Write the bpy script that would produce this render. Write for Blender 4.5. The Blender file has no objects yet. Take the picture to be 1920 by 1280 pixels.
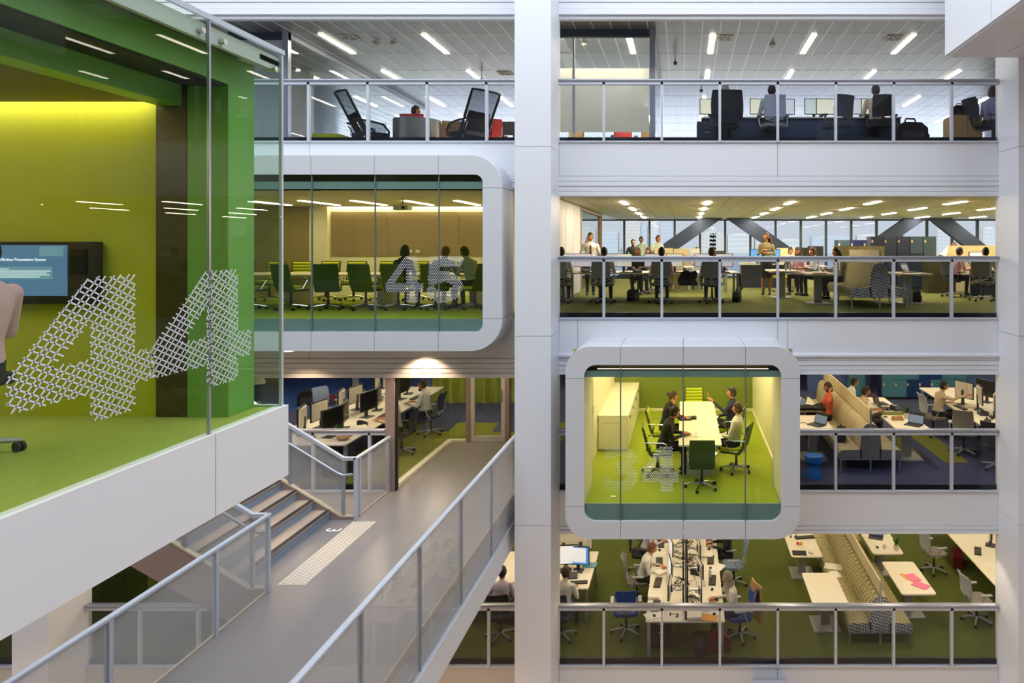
import bpy, math, random
import numpy as np
from mathutils import Vector, Matrix, Euler
random.seed(7)
SC = bpy.context.scene
COL = SC.collection
PI = math.pi
E = 7.87                       # eye height above the lowest office floor
F2, F3, F4, F5 = 0.0, 3.28, 6.52, 9.83   # the four office floors
FY = 12.8                      # plane of the white facade across the atrium

# ---------------------------------------------------------------- camera, world, light, exposure
cam_d = bpy.data.cameras.new('camera'); cam = bpy.data.objects.new('camera', cam_d); COL.objects.link(cam)
cam.location = (0, 0, E); cam.rotation_euler = (PI/2, 0, 0)
cam_d.sensor_fit = 'HORIZONTAL'; cam_d.sensor_width = 36; cam_d.lens = 24
cam_d.shift_x = -323/1920; cam_d.shift_y = -178/1920
cam_d.clip_end = 4000; cam_d.clip_start = 0.05
SC.camera = cam
SC.view_settings.view_transform = 'Standard'; SC.view_settings.look = 'None'
SC.view_settings.exposure = 0.0; SC.view_settings.gamma = 1.0; SC.view_settings.use_curve_mapping = False
SC.cycles.use_denoising = True
SC.cycles.max_bounces = 10; SC.cycles.transparent_max_bounces = 24
SC.cycles.diffuse_bounces = 4; SC.cycles.glossy_bounces = 4
SC.cycles.caustics_reflective = False; SC.cycles.caustics_refractive = False
SC.cycles.sample_clamp_indirect = 6.0
w = bpy.data.worlds.new('World'); SC.world = w; w.use_nodes = True
bg = w.node_tree.nodes['Background']
bg.inputs[0].default_value = (0.88, 0.93, 1.0, 1); bg.inputs[1].default_value = 0.74

def area_light(name, loc, sx, sy, power, col, rot=(0, 0, 0)):
    d = bpy.data.lights.new(name, 'AREA'); d.shape = 'RECTANGLE'; d.size = sx; d.size_y = sy
    d.energy = power; d.color = col
    o = bpy.data.objects.new(name, d); o.location = loc; o.rotation_euler = rot; COL.objects.link(o)
    return o
def spot_light(name, loc, power, col, ang=70, r=.05, rot=(0, 0, 0)):
    d = bpy.data.lights.new(name, 'SPOT'); d.energy = power; d.color = col; d.spot_size = math.radians(ang)
    d.spot_blend = .5; d.shadow_soft_size = r
    o = bpy.data.objects.new(name, d); o.location = loc; o.rotation_euler = rot; COL.objects.link(o)
    return o
# daylight through the glazed atrium roof
area_light('skylight', (-1, 5.0, E+10.3), 24, 13.5, 3720, (.88, .93, 1.0))
# unseen warm area light added below, bounced off the lobby floor to warm the facade
area_light('lobby_fill', (-1, 6.0, -2.2), 22, 8, 640, (1.0, .80, .62))
# daylight through the windows of the top floor, and an added, brightening sun on the far bank
area_light('window_daylight', (-1, 29.6, F5+1.3), 28, 2.2, 700, (.90, .95, 1.0), (-PI/2, 0, 0))
sun_d = bpy.data.lights.new('fill_sun', 'SUN'); sun_d.energy = 2.2; sun_d.color = (1, .95, .88); sun_d.angle = .05
fill_sun = bpy.data.objects.new('fill_sun', sun_d); fill_sun.rotation_euler = (math.radians(52), 0, math.radians(-20)); COL.objects.link(fill_sun)
# small warm lamps along the soffit over the lowest balustrade
for x in (-1.35, .45, 2.25, 4.05, 5.4): spot_light('rail_downlight', (x, 12.72, E-5.42), 26, (1, .80, .58), 100, .05)
for x in (-4.2, -7.4, -10.8): spot_light('warm_fill_spot', (x, 9.9, F3-.95), 110, (1, .74, .50), 120, .05)  # free-hanging warm spots added to tint the lower left column and fascia
# warm downlights in the soffit below the long meeting pod
for x, y in ((-4.83, 12.5), (-7.03, 12.15), (-9.2, 12.15)):
    spot_light('soffit_downlight', (x, y, E-1.90), 110, (1, .74, .50), 120, .05)

# ---------------------------------------------------------------- materials
def lin(c): return tuple((x/12.92 if x <= .04045 else ((x+.055)/1.055)**2.4) for x in c)
MATS = {}
def mat(name, rgb, rough=.6, metal=0., noise=0., nscale=30., bump=0., spec=.5, emit=0., ecol=None):
    """rgb 0..255 sRGB"""
    m = bpy.data.materials.new(name); m.use_nodes = True; nt = m.node_tree
    b = nt.nodes['Principled BSDF']
    c = lin([x/255 for x in rgb])
    b.inputs['Base Color'].default_value = (*c, 1); b.inputs['Roughness'].default_value = rough
    b.inputs['Metallic'].default_value = metal; b.inputs['Specular IOR Level'].default_value = spec
    if noise or bump:
        tc = nt.nodes.new('ShaderNodeTexCoord'); n = nt.nodes.new('ShaderNodeTexNoise')
        n.inputs['Scale'].default_value = nscale; n.inputs['Detail'].default_value = 3
        nt.links.new(tc.outputs['Object'], n.inputs['Vector'])
        if noise:
            mx = nt.nodes.new('ShaderNodeMix'); mx.data_type = 'RGBA'
            mx.inputs[6].default_value = (*[x*(1-noise) for x in c], 1)
            mx.inputs[7].default_value = (*[min(1, x*(1+noise)) for x in c], 1)
            nt.links.new(n.outputs['Fac'], mx.inputs[0]); nt.links.new(mx.outputs[2], b.inputs['Base Color'])
        if bump:
            bp = nt.nodes.new('ShaderNodeBump'); bp.inputs['Strength'].default_value = bump; bp.inputs['Distance'].default_value = .01
            nt.links.new(n.outputs['Fac'], bp.inputs['Height']); nt.links.new(bp.outputs[0], b.inputs['Normal'])
    if emit:
        e = lin([x/255 for x in (ecol or rgb)])
        b.inputs['Emission Color'].default_value = (*e, 1); b.inputs['Emission Strength'].default_value = emit
    MATS[name] = m
    return m
def glass(name, tint, refl=1.0, rough=0.0, haze=0.0, hazecol=(.8, .85, .85)):
    m = bpy.data.materials.new(name); m.use_nodes = True; nt = m.node_tree; nt.nodes.clear()
    out = nt.nodes.new('ShaderNodeOutputMaterial'); tr = nt.nodes.new('ShaderNodeBsdfTransparent')
    gl = nt.nodes.new('ShaderNodeBsdfGlossy'); mix = nt.nodes.new('ShaderNodeMixShader'); fr = nt.nodes.new('ShaderNodeFresnel')
    fr.inputs[0].default_value = 1.45; tr.inputs[0].default_value = (*tint, 1); gl.inputs['Roughness'].default_value = rough
    mul = nt.nodes.new('ShaderNodeMath'); mul.operation = 'MULTIPLY'; mul.inputs[1].default_value = refl
    geo = nt.nodes.new('ShaderNodeNewGeometry'); inv = nt.nodes.new('ShaderNodeMath'); inv.operation = 'SUBTRACT'; inv.inputs[0].default_value = 1
    m2 = nt.nodes.new('ShaderNodeMath'); m2.operation = 'MULTIPLY'      # a pane reflects once, at its outer face
    nt.links.new(geo.outputs['Backfacing'], inv.inputs[1]); nt.links.new(fr.outputs[0], m2.inputs[0]); nt.links.new(inv.outputs[0], m2.inputs[1])
    nt.links.new(m2.outputs[0], mul.inputs[0]); nt.links.new(mul.outputs[0], mix.inputs[0])
    last = tr.outputs[0]
    if haze:
        df = nt.nodes.new('ShaderNodeBsdfTranslucent' if name == 'glass_frost' else 'ShaderNodeBsdfDiffuse'); df.inputs[0].default_value = (*hazecol, 1)
        hz = nt.nodes.new('ShaderNodeMixShader'); hz.inputs[0].default_value = haze
        nt.links.new(last, hz.inputs[1]); nt.links.new(df.outputs[0], hz.inputs[2]); last = hz.outputs[0]
    nt.links.new(last, mix.inputs[1]); nt.links.new(gl.outputs[0], mix.inputs[2]); nt.links.new(mix.outputs[0], out.inputs[0])
    MATS[name] = m
    return m
def checker_mat(name, a, b, scale, rot=45):
    m = mat(name, a, .9); nt = m.node_tree; bs = nt.nodes['Principled BSDF']
    tc = nt.nodes.new('ShaderNodeTexCoord'); mp = nt.nodes.new('ShaderNodeMapping'); ck = nt.nodes.new('ShaderNodeTexChecker')
    mp.inputs['Rotation'].default_value = (math.radians(rot), math.radians(rot), math.radians(rot*.7)); mp.inputs['Scale'].default_value = (scale, scale*.7, scale)
    ck.inputs['Scale'].default_value = 1
    ck.inputs['Color1'].default_value = (*lin([x/255 for x in a]), 1); ck.inputs['Color2'].default_value = (*lin([x/255 for x in b]), 1)
    nt.links.new(tc.outputs['Object'], mp.inputs[0]); nt.links.new(mp.outputs[0], ck.inputs[0]); nt.links.new(ck.outputs[0], bs.inputs['Base Color'])
    return m
def wood_mat(name, a, b, scale=8):
    m = mat(name, a, .55); nt = m.node_tree; bs = nt.nodes['Principled BSDF']
    tc = nt.nodes.new('ShaderNodeTexCoord'); mp = nt.nodes.new('ShaderNodeMapping'); n = nt.nodes.new('ShaderNodeTexNoise')
    mp.inputs['Scale'].default_value = (scale, scale, .4); n.inputs['Scale'].default_value = 2; n.inputs['Detail'].default_value = 4
    mx = nt.nodes.new('ShaderNodeMix'); mx.data_type = 'RGBA'
    mx.inputs[6].default_value = (*lin([x/255 for x in a]), 1); mx.inputs[7].default_value = (*lin([x/255 for x in b]), 1)
    nt.links.new(tc.outputs['Object'], mp.inputs[0]); nt.links.new(mp.outputs[0], n.inputs[0]); nt.links.new(n.outputs['Fac'], mx.inputs[0])
    nt.links.new(mx.outputs[2], bs.inputs['Base Color'])
    return m
mat('white_panel', (222, 225, 232), .42, noise=.015, nscale=2)
mat('white_paint', (226, 228, 232), .5)
mat('pod_panel', (206, 209, 216), .45, noise=.015, nscale=2)
mat('pod_band', (240, 241, 246), .4)
mat('column_panel', (224, 227, 235), .4)
mat('opposite', (150, 154, 160), .7); mat('lobby_floor', (222, 198, 168), .6); mat('opposite_dark', (46, 48, 50), .5)
mat('joint', (96, 100, 106), .7)
mat('dark_edge', (26, 27, 30), .5)
mat('steel', (176, 181, 192), .32, .55); mat('rail_grey', (150, 154, 166), .35, .5)
mat('post_white', (196, 202, 214), .4, .2)
mat('chrome', (205, 205, 205), .18, 1.0)
mat('black_plastic', (26, 26, 28), .45); mat('dark_grey', (62, 63, 67), .55)
mat('carpet_green', (83, 93, 31), .95, noise=.13, nscale=60, bump=.25)
mat('carpet_office', (116, 122, 48), .95, noise=.13, nscale=60, bump=.25)
mat('carpet_lime', (146, 160, 34), .95, noise=.10, nscale=60, bump=.25)
mat('carpet_moss', (160, 174, 80), .95, noise=.14, nscale=40, bump=.4)
mat('carpet_blue', (66, 72, 106), .95, noise=.10, nscale=60, bump=.2)
mat('carpet_royal', (44, 84, 160), .95, noise=.08, nscale=60)
mat('carpet_olive', (122, 126, 36), .95, noise=.08, nscale=60)
mat('carpet_bounce', (150, 150, 150), .95, noise=.1)  # unseen top-floor carpet, lightened to bounce light up to its ceiling
mat('ceiling_tile', (152, 152, 152), .28, .5, noise=.05, nscale=3); mat('ceiling_grid', (226, 226, 222), .3, .3)
mat('ceiling_warm', (206, 196, 174), .45); mat('ceiling_white', (226, 224, 214), .7)
mat('lamp', (255, 246, 226), .5, emit=118, ecol=(255, 232, 196))
mat('lamp_cool', (255, 250, 236), .5, emit=26, ecol=(255, 244, 222))
mat('lamp_office', (255, 246, 226), .5, emit=24, ecol=(255, 232, 196))
mat('lamp_pod', (255, 246, 220), .5, emit=24, ecol=(255, 230, 176))
mat('fill_soft', (255, 240, 200), .5, emit=4, ecol=(255, 226, 170)); mat('locker_slate', (60, 84, 104), .45)
mat('lamp_spot', (255, 240, 210), .5, emit=20, ecol=(255, 214, 160))
mat('cream_wall', (238, 232, 206), .6); mat('lime_wall', (148, 168, 24), .6); mat('moss_wall', (116, 132, 48), .55)
mat('yellow_wall', (184, 194, 54), .55); mat('green_frame', (120, 178, 84), .4); mat('dark_panel', (66, 64, 36), .35)
mat('olive_ceiling', (116, 108, 56), .6)
mat('glass_board', (150, 132, 104), .12); mat('taupe_panel', (166, 154, 112), .5)
mat('teal_edge', (128, 152, 150), .4)
mat('deck', (141, 135, 134), .26, .1, noise=.03, nscale=3, bump=.0); mat('deck_edge', (190, 176, 158), .5)
mat('tread', (176, 158, 142), .6); mat('riser', (132, 150, 172), .5); mat('nosing', (34, 32, 34), .6); mat('stringer', (150, 130, 122), .55)
mat('tactile', (226, 222, 212), .5); mat('marking', (235, 235, 235), .6)
mat('fascia_warm', (206, 198, 190), .5)  # left facade panels carry the warm downlight glow in their colour
mat('shirt_white', (226, 222, 216), .85); mat('shirt_blue', (150, 170, 205), .85); mat('shirt_pink', (236, 188, 204), .85); mat('shirt_tan', (196, 178, 150), .85)
mat('shirt_orange', (226, 112, 78), .85); mat('shirt_grey', (122, 122, 122), .85); mat('suit_black', (30, 30, 33), .8); mat('suit_navy', (34, 40, 62), .8)
mat('shirt_lilac', (206, 196, 214), .85); mat('shirt_check', (142, 146, 176), .85); mat('shirt_olive', (128, 120, 88), .85); mat('shirt_green', (166, 180, 170), .85)
mat('trousers_dark', (44, 44, 50), .85); mat('trousers_navy', (38, 44, 66), .85); mat('shoe', (22, 20, 20), .5)
mat('skin_a', (182, 126, 92), .6); mat('skin_b', (170, 112, 78), .6); mat('skin_c', (120, 78, 54), .6)
mat('hair_black', (22, 19, 18), .55); mat('hair_brown', (66, 44, 30), .6); mat('hair_grey', (150, 140, 126), .7); mat('hair_red', (110, 66, 40), .6)
mat('eye', (20, 16, 14), .3); mat('tie', (84, 44, 52), .7)
mat('mesh_grey', (172, 177, 188), .8); mat('mesh_dark', (48, 52, 62), .8); mat('seat_grey', (138, 134, 126), .9); mat('frame_grey', (176, 178, 184), .4, .3)
mat('seat_dark', (44, 46, 52), .9); mat('seat_blue', (48, 78, 150), .9); mat('seat_yellow', (196, 176, 30), .9); mat('seat_sky', (128, 150, 182), .9)
mat('conf_back', (70, 88, 26), .85); mat('conf_lime', (176, 190, 30), .85)
mat('desk_white', (236, 230, 210), .45); mat('desk_edge', (190, 178, 150), .6); mat('pedestal', (176, 176, 172), .45, .2); mat('navy_panel', (42, 56, 84), .6)
mat('screen_white', (235, 238, 240), .4, emit=.55); mat('screen_cream', (240, 236, 205), .4, emit=.75); mat('screen_blue', (70, 140, 215), .4, emit=.6); mat('screen_dim', (120, 140, 172), .3, emit=.22)
mat('screen_pink', (236, 222, 222), .4, emit=.7); mat('screen_tv', (84, 124, 176), .3, emit=.55); mat('screen_tv_box', (112, 158, 196), .3, emit=.5); mat('screen_text', (225, 235, 245), .4, emit=.9)
mat('screen_off', (18, 18, 20), .2); mat('screen_map', (214, 226, 216), .4, emit=.7, noise=.25, nscale=14)
mat('monitor_back', (214, 210, 194), .5); mat('monitor_bezel', (30, 30, 32), .4)
mat('paper', (240, 236, 222), .8); mat('paper_pink', (238, 128, 164), .8); mat('paper_orange', (232, 170, 78), .8); mat('paper_red', (206, 60, 48), .7); mat('paper_teal', (90, 176, 186), .8)
mat('key_dark', (64, 58, 50), .6)
mat('sofa_beige', (190, 178, 140), .9, noise=.05, nscale=90); mat('sofa_grey', (140, 136, 128), .9)
checker_mat('sofa_check', (214, 204, 150), (96, 88, 58), 52); checker_mat('sofa_check_end', (222, 220, 212), (44, 46, 52), 34)  # seat cloth has the lamps' yellow tint put into its colour
wood_mat('screen_wood', (226, 214, 170), (204, 190, 142)); wood_mat('screen_pale', (214, 202, 166), (188, 176, 140))
mat('locker_teal', (78, 140, 162), .45); mat('locker_navy', (24, 62, 122), .45); mat('locker_dark', (34, 46, 96), .45); mat('locker_violet', (88, 108, 160), .45); mat('locker_body', (30, 44, 74), .5); mat('locker_tag', (232, 206, 150), .5)
mat('stool_blue', (20, 120, 200), .4); mat('red', (190, 44, 40), .6); mat('bag', (30, 28, 30), .8); mat('bag_red', (120, 34, 40), .8); mat('cardboard', (176, 142, 92), .8)
mat('leaf', (60, 120, 40), .6); mat('pot', (220, 220, 214), .5); mat('bottle', (190, 205, 205), .15)
mat('barrel', (150, 146, 138), .25, .7); mat('curtain', (158, 168, 62), .9, noise=.18, nscale=8)
mat('brace', (36, 48, 70), .9); mat('mullion', (58, 68, 84), .5)
mat('water', (176, 192, 204), .25); mat('far_wall', (226, 226, 222), .9); mat('far_wall_tan', (226, 220, 208), .9); mat('far_wall_blue', (206, 214, 222), .9); mat('far_window', (206, 212, 216), .9); mat('far_tree', (190, 202, 192), .9)  # haze of distance put into the pale far walls, windows and trees
mat('cable', (34, 33, 34), .6)
glass('glass_rail', (.80, .82, .87), .8); glass('glass_rail_bridge', (.88, .88, .88), .6, haze=.24, hazecol=(.86, .85, .85)); glass('glass_clear', (.93, .96, .94), .9)
glass('glass_pod', (.92, .96, .90), .55); glass('glass_room', (.90, .94, .92), 1.0); glass('glass_window', (.94, .97, 1), .6)
glass('glass_frost', (.80, .82, .80), .5, haze=.85, hazecol=(.97, .98, .97)); glass('glass_return', (.86, .92, .90), 1.0)
glass('mesh_net', (.55, .57, .62), .3, haze=.45, hazecol=(.05, .05, .06))
mat('decal', (226, 230, 240), .6)

# ---------------------------------------------------------------- mesh builder
class MB:
    def __init__(s): s.v = []; s.f = []; s.m = []; s.M = None
    def add(s, vs, fs, m=0):
        k = len(s.v)
        if s.M is not None: vs = [tuple(s.M @ Vector(p)) for p in vs]
        s.v += [tuple(p) for p in vs]; s.f += [tuple(i+k for i in f) for f in fs]; s.m += [m]*len(fs)
        return s
    def box(s, x0, y0, z0, x1, y1, z1, m=0):
        return s.add([(x0,y0,z0),(x1,y0,z0),(x1,y1,z0),(x0,y1,z0),(x0,y0,z1),(x1,y0,z1),(x1,y1,z1),(x0,y1,z1)],
              [(0,3,2,1),(4,5,6,7),(0,1,5,4),(1,2,6,5),(2,3,7,6),(3,0,4,7)], m)
    def cbox(s, c, d, m=0): return s.box(c[0]-d[0]/2, c[1]-d[1]/2, c[2]-d[2]/2, c[0]+d[0]/2, c[1]+d[1]/2, c[2]+d[2]/2, m)
    def prism(s, poly, a, b, axis='z', m=0):
        """polygon extruded a..b along axis; poly coords are the other two axes in xyz order"""
        def P(p, t): return (p[0], p[1], t) if axis == 'z' else ((p[0], t, p[1]) if axis == 'y' else (t, p[0], p[1]))
        n = len(poly); vs = [P(p, a) for p in poly]+[P(p, b) for p in poly]
        fs = [tuple(range(n))[::-1], tuple(range(n, 2*n))]+[(i, (i+1) % n, n+(i+1) % n, n+i) for i in range(n)]
        return s.add(vs, fs, m)
    def tube(s, pts, r, n=8, m=0, cap=True):
        pts = [Vector(p) for p in pts]; rs = r if isinstance(r, (list, tuple)) else [r]*len(pts)
        vs = []; fs = []; up = None
        for i, p in enumerate(pts):
            d = (pts[min(i+1, len(pts)-1)]-pts[max(i-1, 0)]).normalized()
            if up is None: up = Vector((0, 0, 1)) if abs(d.z) < .9 else Vector((0, 1, 0))
            a = d.cross(up).normalized(); b = a.cross(d).normalized(); up = b
            for k in range(n):
                t = 2*PI*k/n; vs.append(p+a*(rs[i]*math.cos(t))+b*(rs[i]*math.sin(t)))
        for i in range(len(pts)-1):
            for k in range(n): fs.append((i*n+k, i*n+(k+1) % n, (i+1)*n+(k+1) % n, (i+1)*n+k))
        if cap: fs += [tuple(range(n))[::-1], tuple(range((len(pts)-1)*n, len(pts)*n))]
        return s.add(vs, fs, m)
    def bar(s, p, q, w, h, m=0):
        """rectangular bar between two points; w sideways, h in the upright direction"""
        p, q = Vector(p), Vector(q); d = (q-p).normalized(); up = Vector((0, 0, 1)) if abs(d.z) < .95 else Vector((0, 1, 0))
        a = d.cross(up).normalized()*w/2; b = a.cross(d).normalized()*h/2
        vs = [p-a-b, p+a-b, p+a+b, p-a+b, q-a-b, q+a-b, q+a+b, q-a+b]
        return s.add(vs, [(0,1,2,3),(7,6,5,4),(0,4,5,1),(1,5,6,2),(2,6,7,3),(3,7,4,0)], m)
    def lathe(s, prof, n=20, c=(0, 0, 0), m=0):
        vs = [(c[0]+r*math.cos(2*PI*k/n), c[1]+r*math.sin(2*PI*k/n), c[2]+z) for r, z in prof for k in range(n)]
        fs = [(i*n+k, i*n+(k+1) % n, (i+1)*n+(k+1) % n, (i+1)*n+k) for i in range(len(prof)-1) for k in range(n)]
        fs += [tuple(range(n))[::-1], tuple(range((len(prof)-1)*n, len(prof)*n))]
        return s.add(vs, fs, m)
    def ball(s, c, r, n=8, h=6, m=0):
        r = r if isinstance(r, (tuple, list)) else (r, r, r)
        vs = [(c[0], c[1], c[2]-r[2])]
        for i in range(1, h):
            t = PI*i/h
            vs += [(c[0]+r[0]*math.sin(t)*math.cos(2*PI*k/n), c[1]+r[1]*math.sin(t)*math.sin(2*PI*k/n), c[2]-r[2]*math.cos(t)) for k in range(n)]
        vs.append((c[0], c[1], c[2]+r[2])); T = len(vs)-1
        fs = [(0, 1+(k+1) % n, 1+k) for k in range(n)]
        for i in range(h-2):
            for k in range(n): fs.append((1+i*n+k, 1+i*n+(k+1) % n, 1+(i+1)*n+(k+1) % n, 1+(i+1)*n+k))
        fs += [(T, 1+(h-2)*n+k, 1+(h-2)*n+(k+1) % n) for k in range(n)]
        return s.add(vs, fs, m)
    def grid(s, fn, nu, nv, th=None, m=0):
        """sheet fn(u,v), closed to a slab of thickness th along its normal when given"""
        A = [[Vector(fn(i/nu, j/nv)) for j in range(nv+1)] for i in range(nu+1)]
        vs = [p for r in A for p in r]; W = nv+1
        fs = [(i*W+j, (i+1)*W+j, (i+1)*W+j+1, i*W+j+1) for i in range(nu) for j in range(nv)]
        if th:
            ns = []
            for i in range(nu+1):
                for j in range(nv+1):
                    du = A[min(i+1, nu)][j]-A[max(i-1, 0)][j]; dv = A[i][min(j+1, nv)]-A[i][max(j-1, 0)]
                    ns.append(du.cross(dv).normalized())
            k = len(vs); vs2 = [p-n*th for p, n in zip(vs, ns)]
            fs2 = [tuple(i+k for i in f[::-1]) for f in fs]
            edge = [i*W for i in range(nu+1)]+[nu*W+j for j in range(1, W)]+[i*W+nv for i in range(nu-1, -1, -1)]+[j for j in range(nv-1, 0, -1)]
            fe = [(edge[i], edge[i]+k, edge[(i+1) % len(edge)]+k, edge[(i+1) % len(edge)]) for i in range(len(edge))]
            vs += vs2; fs += fs2+fe
        return s.add(vs, fs, m)
    def mesh(s, name, mats, smooth=True):
        me = bpy.data.meshes.new(name); me.from_pydata(s.v, [], s.f)
        for mn in ([mats] if isinstance(mats, str) else mats): me.materials.append(MATS[mn])
        me.polygons.foreach_set('material_index', s.m)
        if smooth:
            me.shade_smooth(); me.set_sharp_from_angle(angle=math.radians(38))
        me.update(); return me

def rrect(w, d, r, n=5, cx=0, cy=0):
    out = []
    for sx, sy, a0 in ((1, 1, 0), (-1, 1, 90), (-1, -1, 180), (1, -1, 270)):
        for i in range(n+1):
            a = math.radians(a0+90*i/n); out.append((cx+sx*(w/2-r)+r*math.cos(a), cy+sy*(d/2-r)+r*math.sin(a)))
    return out

# ---------------------------------------------------------------- objects
def tag(o, label=None, cat=None, group=None, kind=None):
    if label: o['label'] = label
    if cat: o['category'] = cat
    if group: o['group'] = group
    if kind: o['kind'] = kind
    return o
def link(name, data, parent=None, loc=(0, 0, 0), rz=0):
    o = bpy.data.objects.new(name, data); COL.objects.link(o)
    o.location = loc; o.rotation_euler = (0, 0, rz) if not isinstance(rz, tuple) else rz
    if parent: o.parent = parent
    return o
def obj(name, mb, mats, parent=None, smooth=True, loc=(0, 0, 0), rz=0, label=None, kind=None):
    o = link(name, mb.mesh(name, mats, smooth), parent, loc, rz)
    return tag(o, label, kind=kind)
def struct(name, mb, mats, smooth=False, label=None, parent=None):
    o = obj(name, mb, mats, parent, smooth)
    return tag(o, label, kind='structure')
def one(name, mb, mats, label, cat, loc=(0, 0, 0), rz=0, group=None, smooth=True):
    o = link(name, mb.mesh(name, mats, smooth), None, loc, rz)
    return tag(o, label, cat, group)
def root(name, label, cat, loc=(0, 0, 0), rz=0, group=None):
    return tag(link(name, None, None, loc, rz), label, cat, group)
class Proto:
    """a thing's parts, built once; place() makes a root Empty with an object for every part"""
    def __init__(s, name, cat): s.name = name; s.cat = cat; s.p = []
    def part(s, name, mb, mats, parent=-1, label=None, smooth=True, loc=(0, 0, 0), rz=0):
        me = mb if isinstance(mb, bpy.types.Mesh) else mb.mesh(name, mats, smooth)
        s.p.append((name, me, parent, label, loc, rz)); return len(s.p)-1
    def place(s, loc, rz, label, group=None, remap=None, skip=(), name=None, scale=1):
        if len(s.p) == 1:
            r = link(name or s.name, s.p[0][1], None, loc, rz); made = [r]
        else:
            r = link(name or s.name, None, None, loc, rz); made = []
            for pn, me, par, lb, l, z in s.p:
                if pn in skip: made.append(None); continue
                o = link(pn, me, r if par < 0 else made[par], l, z); made.append(o)
                if lb and not remap: o['label'] = lb
        if scale != 1: r.scale = (scale,)*3
        if remap:
            for o in made:
                if o is None: continue
                for sl in o.material_slots:
                    if sl.material and sl.material.name in remap:
                        t = MATS[remap[sl.material.name]]; sl.link = 'OBJECT'; sl.material = t
        tag(r, label, s.cat, group); return r
def fl(u, v, z):
    """place on the level z where the photograph's sight line meets it"""
    Y = (E-z)*1280/(v-462); return ((u-1283)*Y/1280, Y, z)
def gx(u, Y): return (u-1283)*Y/1280
def gz(v, Y): return E+(462-v)*Y/1280
# ---------------------------------------------------------------- the building shell
XL, XR, YB = -16.0, 14.0, 30.0
C2, C3, C4, C5 = 2.62, 5.70, E+1.19, E+4.51          # ceilings
def slab(z0, z1, carpet, name='floor'):
    m = MB(); m.box(XL, FY+.1, z0, XR, YB, z1-.012, 1); m.box(XL, FY+.1, z1-.012, XR, YB, z1, 0)
    return struct(name, m, [carpet, 'white_paint'])
f2 = slab(-1.6, F2, 'carpet_green'); f3 = slab(C2+.06, F3, 'carpet_blue'); f4 = slab(C3+.06, F4, 'carpet_office'); f5 = slab(C4+.06, F5, 'carpet_bounce')
struct('ceiling', MB().box(XL, FY+.1, C5+.06, XR, YB, C5+1.2), 'ceiling_white')
# closing walls of the offices and of the atrium
def wall(name, b, m='white_paint'): return struct(name, MB().box(*b), m)
wall('wall_left', (XL-.2, -2.7, -5, XL, YB, E+11)); wall('wall_right', (XR, -2.7, -5, XR+.2, YB, E+11))
wall('floor_lobby', (XL, -2.7, -5.2, XR, FY+.1, -5), 'lobby_floor'); wall('ceiling_roof', (XL, -2.7, E+10.5, XR, FY+.3, E+10.7))
wall('wall_upper', (XL, FY, E+5.05, XR, FY+.2, E+10.5), 'white_panel'); wall('wall_base', (XL, FY, -5, XR, FY+.2, -1.66), 'white_panel')
wall('wall_back_lower', (XL, 25.9, F2, XR, 26.1, C2+.1), 'cream_wall'); wall('wall_back_middle', (XL, 25.9, F3, XR, 26.1, C3+.1), 'taupe_panel')
# the opposite side of the atrium, only ever seen as reflections
struct('wall_opposite', MB().box(XL, -2.9, -5, XR, -2.7, E+10.5), 'opposite_dark')
m = MB()
for z in (F2, F3, F4, F5, F5+3.3): m.box(XL, -2.7, z-.75, XR, -2.5, z+.02)
for x in (-11.5, -2.7, 6.2): m.box(x-.32, -2.5, -5, x+.32, -1.9, E+10)
struct('wall_opposite_bands', m, 'opposite')

# facade panels between the floors
def facade(zt, zb, band, xs, tint='white_panel', n=4, th=.1, louvre=True):
    """plain panels zt..band with open joints, a band of thin boards band..zb below"""
    for a, b in zip(xs, xs[1:]):
        p = struct('wall_facade', MB().box(a+.004, FY, band+.004, b-.004, FY+th, zt), tint)
        if zb < band:
            mb = MB(); h = (band-zb)/n
            for i in range(n):
                mb.box(a+.001, FY-.025+.012*(i % 2), zb+i*h+.004, b-.001, FY+th, zb+(i+1)*h-.004)
            mb.box(a, FY+.01, zb, b, FY+th, band)
            o = obj('louvre_band', mb, tint, p, smooth=False)
RB = [-2.35, 1.75, 5.89]; LB = [-11.21, -7.03, -2.99]; LB0 = [-16, -11.85]
for xs in (RB, LB, LB0):
    r = xs is RB
    facade(E+5.05, E+4.34, E+5.04, xs, n=6)
    facade(E+1.95, E+.94 if r else E+1.09, E+1.32, xs)
    if r:      # cut away where the square pod passes through
        facade(E-1.35, E-2.40, E-2.05, [-2.35, -2.0]); facade(E-1.35, E-2.12, E-2.05, [-2.0, 1.75, 1.94], n=1); facade(E-1.35, E-2.40, E-2.05, [1.94, 5.89])
    else: facade(E-1.35, E-2.46, E-2.10, xs, 'fascia_warm', 4)
    facade(F3, E-5.38, E-5.24, xs, 'white_panel' if r else 'fascia_warm', 2)
    facade(F2, -1.66, -.9, xs, 'white_panel' if r else 'fascia_warm', 4)
struct('trim_1', MB().box(RB[0], FY-.06, E-2.055, RB[-1], FY+.05, E-2.015), 'white_panel')
for xs in (RB, LB):
    struct('trim_2', MB().box(xs[0], FY+.02, E+4.27, xs[-1], FY+.14, E+4.34), 'pod_panel')
    for z in (F2, F3, F4, F5):
        if xs is LB and z == F4: continue
        struct('trim_3', MB().box(xs[0], FY+.08, z, -5.6 if (xs is LB and z == F3) else xs[-1], FY+.13, z+.10), 'dark_edge')
struct('trim_3', MB().box(-16, FY+.08, F2, -11.85, FY+.13, F2+.1), 'dark_edge')
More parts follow.
